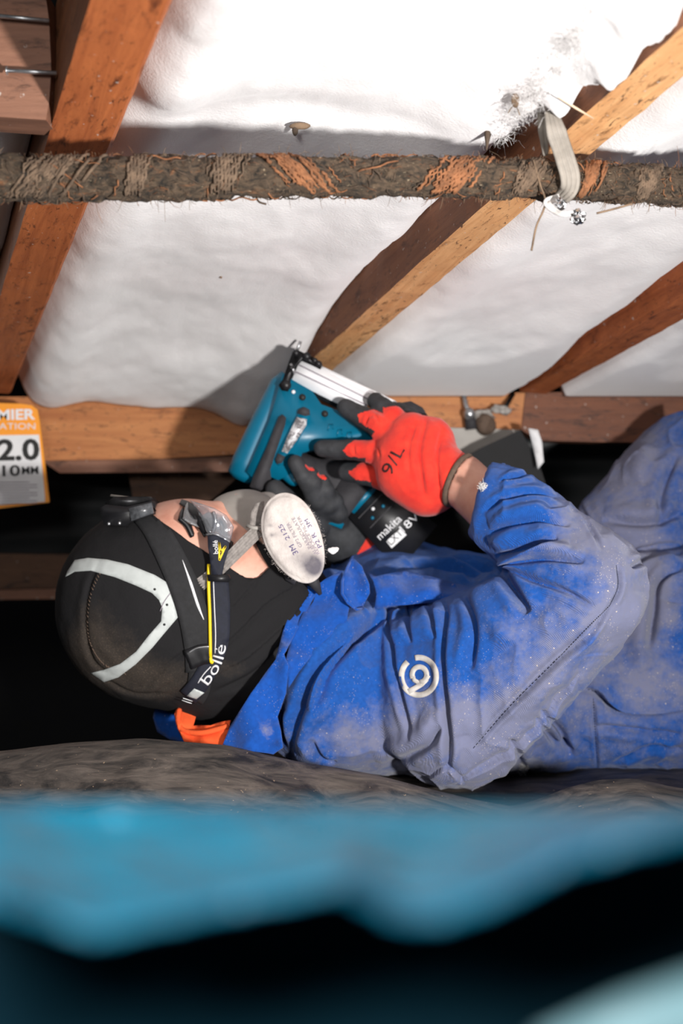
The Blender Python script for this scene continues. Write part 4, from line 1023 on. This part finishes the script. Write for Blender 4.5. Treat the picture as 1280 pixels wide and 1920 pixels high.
# cuff binding ring
u1 = np.cross(wdir, (0, 1, 0)); u1 /= np.linalg.norm(u1); u2 = np.cross(wdir, u1)
tube('cuff_binding', [wp0+(u1*math.cos(a)*.0275+u2*math.sin(a)*.0265)+wdir*.001 for a in np.linspace(0, 2*math.pi, 40, endpoint=False)], .0032, M['cuffbrown'], glove_r, 10, True)
glove_l, _ = make_glove('glove', hand_l, fing_l, (A(490, 1070, 1.6)*np.array((1, 0, 1))+np.array((-.02, 1.50, -.02))), (A(700, 850, 1.6)*np.array((1, 0, 1))+np.array((.04, 1.72, .03))), .5, None)
me = glove_l.data; n_ = len(me.polygons); cc = np.zeros(n_*3, np.float32); me.polygons.foreach_get('center', cc); uvc = uvof(cc.reshape(-1, 3).astype(float))
red = ((uvc[:, 0]+uvc[:, 1]*.6) > 672+1035*.6)
for (x, y) in ((580, 877), (603, 893)): red |= ((uvc[:, 0]-x)*.8+(uvc[:, 1]-y)*.55)**2/90+((uvc[:, 0]-x)*-.55+(uvc[:, 1]-y)*.8)**2/16 < 1
me.polygons.foreach_set('material_index', np.where(red, 0, 1).astype(np.int32))
glove_r['label'] = 'red knit glove with dark grey fingertips and 9/L print'; glove_l['label'] = 'dark coated glove gripping the handle'

# ---------------------------------------------------------------- head lamp
hl = empty('head_lamp', A(236, 985, 1.44), 'black head lamp on an elastic band strapped over the black hood', 'head lamp')
bm = bmesh.new(); prism(bm, [(187, 953), (198, 946), (238, 950), (282, 940), (284, 955), (287, 964), (240, 980), (236, 986), (196, 984), (190, 972)], 1.40, 1.47)
bmo('housing', bm, M['black'], hl, bevel=.002, angle=.35)
bm = bmesh.new(); prism(bm, [(196, 944), (215, 931), (276, 931), (284, 942), (240, 952), (198, 948)], 1.405, 1.465); lid = bmo('front_bezel', bm, M['blackmetal'], hl, bevel=.0015, angle=.35)
bm = bmesh.new(); prism(bm, [(241, 953), (284, 942), (288, 962), (246, 977)], 1.398, 1.402); bmo('side_window', bm, plain('smoked_grey_plastic', (.10, .105, .115), .3, var=.5, vs=300), hl, bevel=.001)
bm = bmesh.new(); bmesh.ops.create_cone(bm, cap_ends=True, segments=32, radius1=.0105, radius2=.010, depth=.002, matrix=Matrix.Translation(V(226, 931, 1.435)) @ Matrix.Rotation(.12, 4, 'Y')); bmo('lens', bm, M['greyrub'], lid)
for (x, y) in ((204, 982), (224, 981)):
    bm = bmesh.new(); bmesh.ops.create_icosphere(bm, subdivisions=2, radius=.0018, matrix=Matrix.Translation(V(x, y, 1.40))); bmo('button', bm, M['steel'], hl)
band = laid('head_band', tH, [(268, 962), (290, 990), (318, 1040), (345, 1100), (364, 1160), (374, 1220), (377, 1260)], [44, 46, 52, 56, 56, 55, 58], M['elastic'], hl, 6, .0016, .0014)
laid('band_liner', tH, [(342, 1050), (358, 1095), (371, 1135), (382, 1162)], [1, 5, 5, 1], M['white'], band, 2, .0008, .003)
laid('slider_buckle', tH, [(352, 1238), (378, 1228), (396, 1226)], 38, M['black'], hl, 4, .004, .002, 6)
laid('buckle_rim', tH, [(353, 1224), (370, 1215), (393, 1212)], 2.5, M['steel'], hl, 1, .006, .001, 6)
laid('head_band_end', tH, [(378, 1250), (372, 1290), (362, 1312)], [44, 44, 40], M['elastic'], hl, 4, .0016, .0014)

# ---------------------------------------------------------------- goggles
gg = empty('safety_goggles', A(400, 1010, 1.42), 'clear safety goggles with a navy and yellow strap worn over the hood', 'goggles')
# one curved visor wrapping the brow from temple to temple
prof = [(357, 938), (378, 950), (402, 956), (424, 964), (437, 982), (438, 998), (428, 1014)]
def loft(name, prof, ys, drop, m, parent, th=.0015, n=24, tilt=0.0):
    P = spline([A(p[0], p[1], YH) for p in prof], 5); vs = []
    for j in range(n+1):
        s = -1+2*j/n; y = s*ys; dn = drop*(abs(s)**2.6)
        for p in P: vs.append((p[0]+tilt*abs(s)**2, p[1]+y, p[2]-dn))
    m_ = len(P); fs = [(j*m_+i, j*m_+i+1, (j+1)*m_+i+1, (j+1)*m_+i) for j in range(n) for i in range(m_-1)]
    o = link(name, pymesh(name, vs, fs), m, parent); mm = o.modifiers.new('s', 'SOLIDIFY'); mm.thickness = th; return apply_mods(o)
loft('visor', prof, .070, .018, M['clear'], gg, .0016)
loft('brow_seal', [(351, 944), (366, 958), (376, 978)], .066, .014, M['black'], gg, .004)
loft('cheek_seal', [(420, 1022), (430, 1010), (440, 990)], .064, .020, M['black'], gg, .003)
sheet('side_window', [(356, 938, 1.392), (375, 944, 1.389), (402, 953, 1.386), (424, 966, 1.385), (438, 988, 1.385), (432, 1014, 1.385), (405, 1006, 1.383), (388, 998, 1.384), (378, 972, 1.387), (368, 953, 1.390)], M['clear'], gg, .0015, bulge=.006)
sheet('side_frame', [(372, 965, 1.390), (388, 975, 1.388), (396, 990, 1.388), (394, 1001, 1.388), (380, 998, 1.39), (370, 982, 1.392)], M['black'], gg, .003)
tube('clear_rim', spline([A(386, 1003, 1.382), A(402, 1001, 1.380), A(418, 1008, 1.380), A(431, 1016, 1.382)], 6), .0013, M['clear'], gg, 8)
tube('clear_rim', spline([A(400, 960, 1.382), A(404, 975, 1.379), A(402, 990, 1.380), A(398, 1001, 1.382)], 6), .0016, M['clear'], gg, 8)
tP = bvh(person)
laid('face_seal', tP, [(338, 940), (356, 950), (372, 970), (382, 990), (388, 1004)], [10, 15, 17, 18, 14], M['black'], gg, 3, .001, .004)
# strap: temple tab, slider, long band
tabp = [(389, 1004), (403, 1003), (420, 1010), (430, 1017), (428, 1032), (421, 1055), (416, 1078), (397, 1080), (394, 1050), (390, 1025)]
tab = sheet('temple_tab', [(p[0], p[1], 1.376) for p in tabp], M['navy'], gg, .003)
fy = lambda x, y: 1.3735
ptext('bollé', 409, 1038, 94, 13, 25, M['white'], fy, tab, 'brand_lettering')
zz_ = [ribbon2([(411, 1017), (411, 1050)], 3, 1), ribbon2([(411, 1017), (414, 1035)], 3, 1), ribbon2([(411, 1051), (423, 1024)], 3, 1), ribbon2([(423, 1024), (413, 1035)], 3, 1)]
v_, f_ = merge_geo([([(p[0], p[1], 0) for p in a], b) for a, b in zz_]); flat_at('yellow_chevron', [(p[0], p[1]) for p in v_], f_, fy, M['yellow'], tab, .0004)
bm = bmesh.new(); prism(bm, [(388, 1078), (428, 1078), (432, 1086), (428, 1092), (390, 1090)], 1.372, 1.382); bmo('slider', bm, M['black'], gg, bevel=.001)
bandp = [(411, 1088), (413, 1130), (413, 1170), (410, 1205), (397, 1240), (375, 1280), (352, 1308)]
sb = laid('strap', tH, bandp, [34, 36, 36, 36, 36, 36, 36], M['navy'], gg, 5, .003, .0016)
tS = bvh(sb)
def on_strap(name, v2, f2, m, par=None): return conform(name, tS, v2, f2, m, par or sb, .0003, .0003, 1.39)
def bent(s, path, size, width):   # text along a bent path
    v, f, w_, mn = text_geo(s); P = np.array(spline(path, 20)); seg = np.r_[0, np.cumsum(np.linalg.norm(np.diff(P, axis=0), axis=1))]; out = []
    for (x, y) in v:
        t = (x-mn)/w_*width; X_ = np.interp(t, seg, P[:, 0]); Y_ = np.interp(t, seg, P[:, 1])
        X2 = np.interp(t+2, seg, P[:, 0]); Y2 = np.interp(t+2, seg, P[:, 1]); X1 = np.interp(t-2, seg, P[:, 0]); Y1 = np.interp(t-2, seg, P[:, 1])
        d = np.array((X2-X1, Y2-Y1)); d /= np.linalg.norm(d); nn_ = np.array((d[1], -d[0])); out.append((X_+nn_[0]*y*size, Y_+nn_[1]*y*size))
    return out, f
v_, f_ = bent('bollé', [(388, 1286), (405, 1262), (416, 1238), (423, 1205)][0:4], 30, 84)
v_ = [(x+2, y) for x, y in v_]; on_strap('brand_lettering', v_, f_, M['white'])
v2, f2 = fillpoly([(364, 1291), (383, 1299), (368, 1311), (350, 1305)], 5); on_strap('grey_patch', v2, f2, M['reflect'])
for q in (0, 4): v2, f2 = ribbon2([(343-q*.5, 1309+q), (361-q*.5, 1315+q)], 1.2, 1); on_strap('thin_stripe', v2, f2, M['white'])
v2, f2 = ribbon2(spline([(400, 1090), (402, 1140), (404, 1190), (403, 1225)], 5), 1.6, 1); on_strap('white_stitching', v2, f2, M['white'])
v2, f2 = ribbon2(spline([(395, 1250), (382, 1264), (371, 1281)], 5), 1.6, 1); on_strap('white_stitching', v2, f2, M['white'])
def laidtube(name, tree, path, r, m, parent, off):
    P = []
    for p in spline(path, 8):
        h = cast(tree, p[0], p[1]); 
        if h is not None: P.append(h-h.normalized()*off)
    return tube(name, P, r, m, parent, 8)
laidtube('yellow_cord', tH, [(391, 1058), (391, 1100), (393, 1150), (394, 1200), (395, 1238), (400, 1242)], .0016, M['yellow'], gg, .006)
laidtube('yellow_cord', tH, [(417, 1060), (414, 1066)], .0014, M['yellow'], gg, .012)

# ---------------------------------------------------------------- respirator
rp = empty('respirator', A(520, 1060, 1.44), 'grey half-mask respirator with dirty white oval filter pads worn on the face', 'respirator')
faceP = blend([ell(A(480, 985, YH), (.040, .036, .030)), ell(A(436, 958, YH+.012), (.024, .022, .018)), ell(A(530, 1050, YH), (.032, .038, .032)),
               rcone(A(495, 985, 1.44), A(520, 1000, 1.395), .018, .016), rcone(A(470, 960, 1.48), A(500, 950, 1.52), .018, .016)], .02)
v, Q = nets(faceP, A(380, 1130, 1.42)-.03, A(620, 900, 1.5)+.05, .0022); link('facepiece', npmesh('facepiece', v, Q), M['greyrub'], rp)
def filt(c, lx, ly, ang, th, nrm, name='filter_pad'):
    n_, rr = 72, 14; e1 = Vector((math.cos(ang), 0, math.sin(ang))); nrm = Vector(nrm).normalized(); e1 = (e1-nrm*e1.dot(nrm)).normalized(); e2 = nrm.cross(e1)
    vs = []; fs = []; c = Vector(c)
    def row(s, h): 
        for i in range(n_):
            a = 2*math.pi*i/n_; w_ = 1+.05*math.cos(2*a)+.03*math.sin(3*a+1); r_ = s*w_
            vs.append(c+e1*math.cos(a)*lx*r_+e2*math.sin(a)*ly*r_+nrm*h)
    prof_ = [(.02, th), (.35, th*.98), (.7, th*.93), (.88, th*.8), (.93, th*.45), (1.0, th*.38), (1.02, th*.2), (1.0, 0.0), (.94, -.001), (.90, -th*.6), (.5, -th*.8), (.02, -th*.8)]
    for s, h in prof_: row(s, h)
    for j in range(len(prof_)-1):
        for i in range(n_): fs.append((j*n_+i, j*n_+(i+1) % n_, (j+1)*n_+(i+1) % n_, (j+1)*n_+i))
    fs.append(tuple(range(n_-1, -1, -1))); fs.append(tuple((len(prof_)-1)*n_+i for i in range(n_)))
    vs = np.array([v_[:] for v_ in vs]); vs += (np.array(nrm)[None, :]*(.0008*fbm(vs, 120, 3))[:, None])
    o = link(name, pymesh(name, vs, fs), M['felt'], rp); mm = o.modifiers.new('s', 'SUBSURF'); mm.levels = 1; return apply_mods(o), c, e1, e2, nrm
fp, fc_, e1, e2, fn = filt(V(550, 1008, 1.375), .0445, .0285, math.radians(-66), .009, (-.15, -1, .22))
uvf = uvof(vcoords(fp.data)); addattr(fp.data, 'soot', 1.2*blob(uvf, 590, 1062, 22, 26)+.5*blob(uvf, 560, 1050, 30, 30)+.9*blob(uvf, 511, 1003, 6, 5)+.7*blob(uvf, 505, 985, 7, 4)+.4*blob(uvf, 540, 1000, 25, 40))
tF = bvh(fp)
for (s, x, y, ang, size, wd, m) in (('2125', 521, 986, -61, 12, 32, 'purple'), ('3M', 541, 1025, -61, 15, 19, 'purple'), ('3M', 570, 976, -61, 11, 17, 'purple'), ('P2 R', 582, 1002, -61, 12, 30, 'purple'),
        ('GP2 FILTER', 536, 982, -61, 9, 52, 'faded'), ('PARTICULATE', 546, 972, -61, 9, 66, 'faded'), ('REPLACE FILTER', 556, 970, -61, 8, 80, 'faded'), ('AS REQUIRED', 567, 1000, -61, 8, 46, 'faded')):
    ca, sa = math.cos(math.radians(-ang)), math.sin(math.radians(-ang)); x, y = x+ca*wd+sa*size*.7, y+sa*wd-ca*size*.7
    v_, f_ = text_px(s, x, y, ang+180, size, wd); conform('faded_print', tF, v_, f_, M[m], fp, .0002, .00025, 1.37, False)
filt(V(515, 1000, 1.55), .040, .026, math.radians(-66), .009, (-.1, 1, .3))
fibres('felt_fuzz', fp, [fc_+e1*math.cos(a)*.0445+e2*math.sin(a)*.0285 for a in np.linspace(0, 6.28, 120)], M['felt'], 500, .0014, .0001, 5, .0006)
lump('lint', V(625, 1033, 1.39), .004, M['fluff'], fp, 3, .5, (1.3, .6, .8), 200)
sheet('strap_clip', [(478, 945, 1.40), (495, 940, 1.40), (492, 970, 1.395), (490, 988, 1.395), (468, 985, 1.395), (470, 960, 1.398)], M['greyweb'], rp, .004)
laid('rear_strap', tP, [(470, 985), (484, 1010), (500, 1040), (516, 1066)], [12, 16, 18, 18], M['elastic'], rp, 3, .001, .003)
tube('clip_bar', [V(463, 985, 1.392), V(475, 990, 1.389), V(492, 991, 1.390)], .0022, M['greyrub'], rp, 10)
b1 = ribbon3('lower_strap', [A(484, 995, 1.392), A(460, 1018, 1.385), A(430, 1048, 1.384), A(405, 1072, 1.386), A(388, 1086, 1.386), A(372, 1098, 1.386)], [.013, .0135, .013, .013, .013, .013], M['greyweb'], rp, .0006, 5)
tube('adapter', [V(578, 1075, 1.40), V(592, 1098, 1.41), V(600, 1114, 1.415)], [.007, .005, .002], M['rubber'], rp, 12)
tube('lower_valve', [V(535, 1060, 1.41), V(548, 1075, 1.405), V(560, 1082, 1.405)], [.006, .010, .009], M['rubber'], rp, 14)
# ---------------------------------------------------------------- cordless nail gun
GY = 1.572
gun = empty('nail_gun', A(620, 900, 1.62), 'teal cordless nail gun held up against the golden rafter, with black battery', 'nail gun')
def part(name, pts, y0, y1, m, parent=gun, bev=.003, seg=3, ang=.5):
    bm = bmesh.new(); prism(bm, pts, y0, y1); return bmo(name, bm, m, parent, bevel=bev, seg=seg, angle=ang)
hs = part('motor_housing', [(530, 700), (548, 712), (585, 733), (602, 758), (640, 772), (690, 800), (714, 822), (706, 832), (650, 832), (600, 840), (566, 848), (556, 870), (538, 893), (520, 900), (505, 893), (478, 900), (462, 885), (505, 790)], GY, GY+.055, M['teal'], bev=.006, seg=4, ang=.9)
# long rear cylinder
vs, fs = tube_geo([A(541, 706, GY+.026), A(530, 722, GY+.026), A(497, 792, GY+.026), A(465, 868, GY+.026), A(456, 893, GY+.026), A(452, 902, GY+.026)], [.010, .0145, .016, .0185, .0185, .010], 28); cyl = link('drive_cylinder', pymesh('c', vs, fs), M['teal'], gun)
part('grip_insert', [(522, 782), (530, 777), (536, 783), (534, 796), (512, 862), (506, 880), (508, 898), (498, 912), (482, 925), (468, 912), (474, 895), (500, 838)], GY-.004, GY+.03, M['rubber'], bev=.002)
rim = part('label_recess', [(562, 768), (575, 764), (582, 770), (580, 785), (560, 825), (535, 870), (522, 873), (516, 864), (520, 850), (545, 800)], GY-.003, GY+.01, M['teal'], bev=.0025)
part('top_cap', [(559, 768), (570, 763), (580, 768), (581, 778), (572, 780), (557, 775)], GY-.0045, GY+.01, M['rubber'], rim, .001)
part('bottom_cap', [(521, 850), (534, 856), (528, 868), (519, 870), (516, 862)], GY-.0045, GY+.01, M['rubber'], rim, .001)
k = N('worn_silver_label'); b_ = k.mix(k.ramp(k.noise(110, 5, .7, k.co(), .8), [(.47, 0.0), (.55, 1.0)]), (.72, .72, .74), (.20, .19, .20)); k.p(Base_Color=b_, Roughness=.4, Metallic=.2)
part('worn_label', [(556, 782), (575, 786), (574, 797), (556, 826), (538, 850), (528, 846), (538, 820)], GY-.0050, GY+.01, k.m, rim, .0008)
for (x, y) in ((567, 745), (609, 776), (550, 735)):
    bm = bmesh.new(); bmesh.ops.create_cone(bm, cap_ends=True, segments=24, radius1=.0036 if x != 550 else .002, radius2=.0036 if x != 550 else .002, depth=.004, matrix=Matrix.Translation(V(x, y, GY)) @ Matrix.Rotation(math.pi/2, 4, 'X')); bmo('screw', bm, M['inkblack'] if x != 550 else M['alu'], hs)
for (x, y) in ((620, 800), (637, 810), (655, 815)): tube('moulded_rib', [V(x-6, y+8, GY), V(x-3, y-4, GY-.0006), V(x+3, y-5, GY-.0006), V(x+4, y+5, GY)], .0009, M['teal'], hs, 6)
# magazine
mg = part('magazine', [(563, 674), (600, 690), (693, 738), (690, 756), (684, 772), (632, 756), (546, 714)], GY+.004, GY+.034, M['alu'], bev=.0015)
for a, b_ in (((560, 684), (690, 748)), ((554, 697), (688, 760))): tube('rail_groove', [V(*a, GY+.0035), V(*b_, GY+.0035)], .0007, M['faded'], mg, 6)
part('upper_rail', [(598, 684), (742, 752), (750, 760), (744, 766), (690, 742), (594, 692)], GY+.012, GY+.026, M['alu'], bev=.001)
part('magazine_edge', [(546, 714), (632, 756), (684, 772), (684, 778), (628, 762), (546, 720)], GY+.008, GY+.03, M['blackmetal'], bev=.0008)
# nose
ns = part('nose_piece', [(548, 660), (556, 655), (570, 662), (584, 668), (604, 682), (600, 692), (584, 684), (565, 676), (552, 690), (545, 712), (540, 734), (528, 732), (522, 722), (530, 712), (538, 688)], GY-.002, GY+.04, M['blackmetal'], bev=.0015)
for (x, y, r) in ((555, 662, .004), (575, 668, .005), (590, 676, .0035), (536, 722, .006), (597, 682, .004), (546, 690, .003)):
    bm = bmesh.new(); bmesh.ops.create_cone(bm, cap_ends=True, segments=18, radius1=r, radius2=r*.8, depth=.008, matrix=Matrix.Translation(V(x, y, GY-.003)) @ Matrix.Rotation(math.pi/2, 4, 'X')); bmo('pin', bm, M['black'], ns)
tube('contact_tip', [V(556, 660, GY+.02), V(560, 648, GY+.02), V(563, 640, GY+.02)], .0018, M['steel'], ns, 8)
tube('spring_pin', [V(545, 682, GY-.004), V(552, 700, GY-.004)], .0016, M['steel'], ns, 8)
# black magazine end behind the hand
me_ = part('magazine_foot', [(752, 755), (770, 752), (792, 764), (803, 782), (805, 800), (790, 815), (745, 800), (740, 770)], GY+.0, GY+.04, M['rubber'], bev=.003)
for x in (762, 778, 793): tube('foot_rib', [V(x, 764+(x-762)*.4, GY-.001), V(x+4, 790+(x-762)*.3, GY-.001)], .0013, M['black'], me_, 6)
# trigger loop, handle, battery
tube('trigger_guard', spline([A(518, 882, GY+.02), A(535, 890, GY+.008), A(550, 901, GY+.004), A(558, 897, GY+.004), A(562, 886, GY+.006)], 6), .0062, M['teal'], gun, 12)
v, Q = nets(blend([rcone(A(560, 880, GY+.045), A(650, 925, GY+.05), .020, .020), rcone(A(640, 850, GY+.04), A(670, 915, GY+.05), .015, .020)], .02), A(520, 980, 1.6)-.03, A(710, 820, 1.6)+.04, .003); link('handle', npmesh('handle', v, Q), M['rubber'], gun)
part('handle_base', [(600, 968), (640, 985), (700, 905), (690, 880), (640, 900)], GY+.025, GY+.07, M['rubber'], bev=.004)
part('base_trim', [(590, 958), (645, 982), (640, 992), (590, 972)], GY+.02, GY+.06, M['teal'], bev=.003)
bt = part('battery', [(640, 955), (705, 893), (820, 985), (748, 1070)], GY+.03, GY+.10, M['black'], bev=.005)
BY = GY+.0285; fb_ = lambda x, y: BY
part('battery_stripe', [(652, 956), (700, 903), (712, 911), (664, 963)], GY+.027, GY+.04, M['teal'], bt, .001)
for q in (0, 9): flat_at('battery_groove', *ribbon2([(672+q*2.4, 972+q*2), (724+q*2.4, 918+q*2)], 2, 1), fb_, M['rubber'], bt, .0006)
for (x, y, m) in ((699, 954, 'alu'), (698, 971, 'teal'), (718, 949, 'teal')):
    bm = bmesh.new(); bmesh.ops.create_icosphere(bm, subdivisions=2, radius=.0022, matrix=Matrix.Translation(V(x, y, BY))); bmo('rivet', bm, M[m], bt)
v_, f_ = text_px('makita', 713, 1013, 43, 21, 56); flat_at('brand_lettering', v_, f_, fb_, M['white'], bt, .0004)
v_, f_ = text_px('LXT', 733, 1023, 43, 19, 32); lb = flat_at('voltage_badge', *fillpoly([(724, 1015), (750, 990), (762, 1003), (734, 1028)], 6), fb_, M['white'], bt, .0004)
flat_at('badge_lettering', v_, f_, lambda x, y: BY-.0006, M['inkblack'], lb, .0003)
v_, f_ = text_px('18V', 757, 999, 43, 21, 42); flat_at('voltage_lettering', v_, f_, fb_, M['white'], bt, .0004)
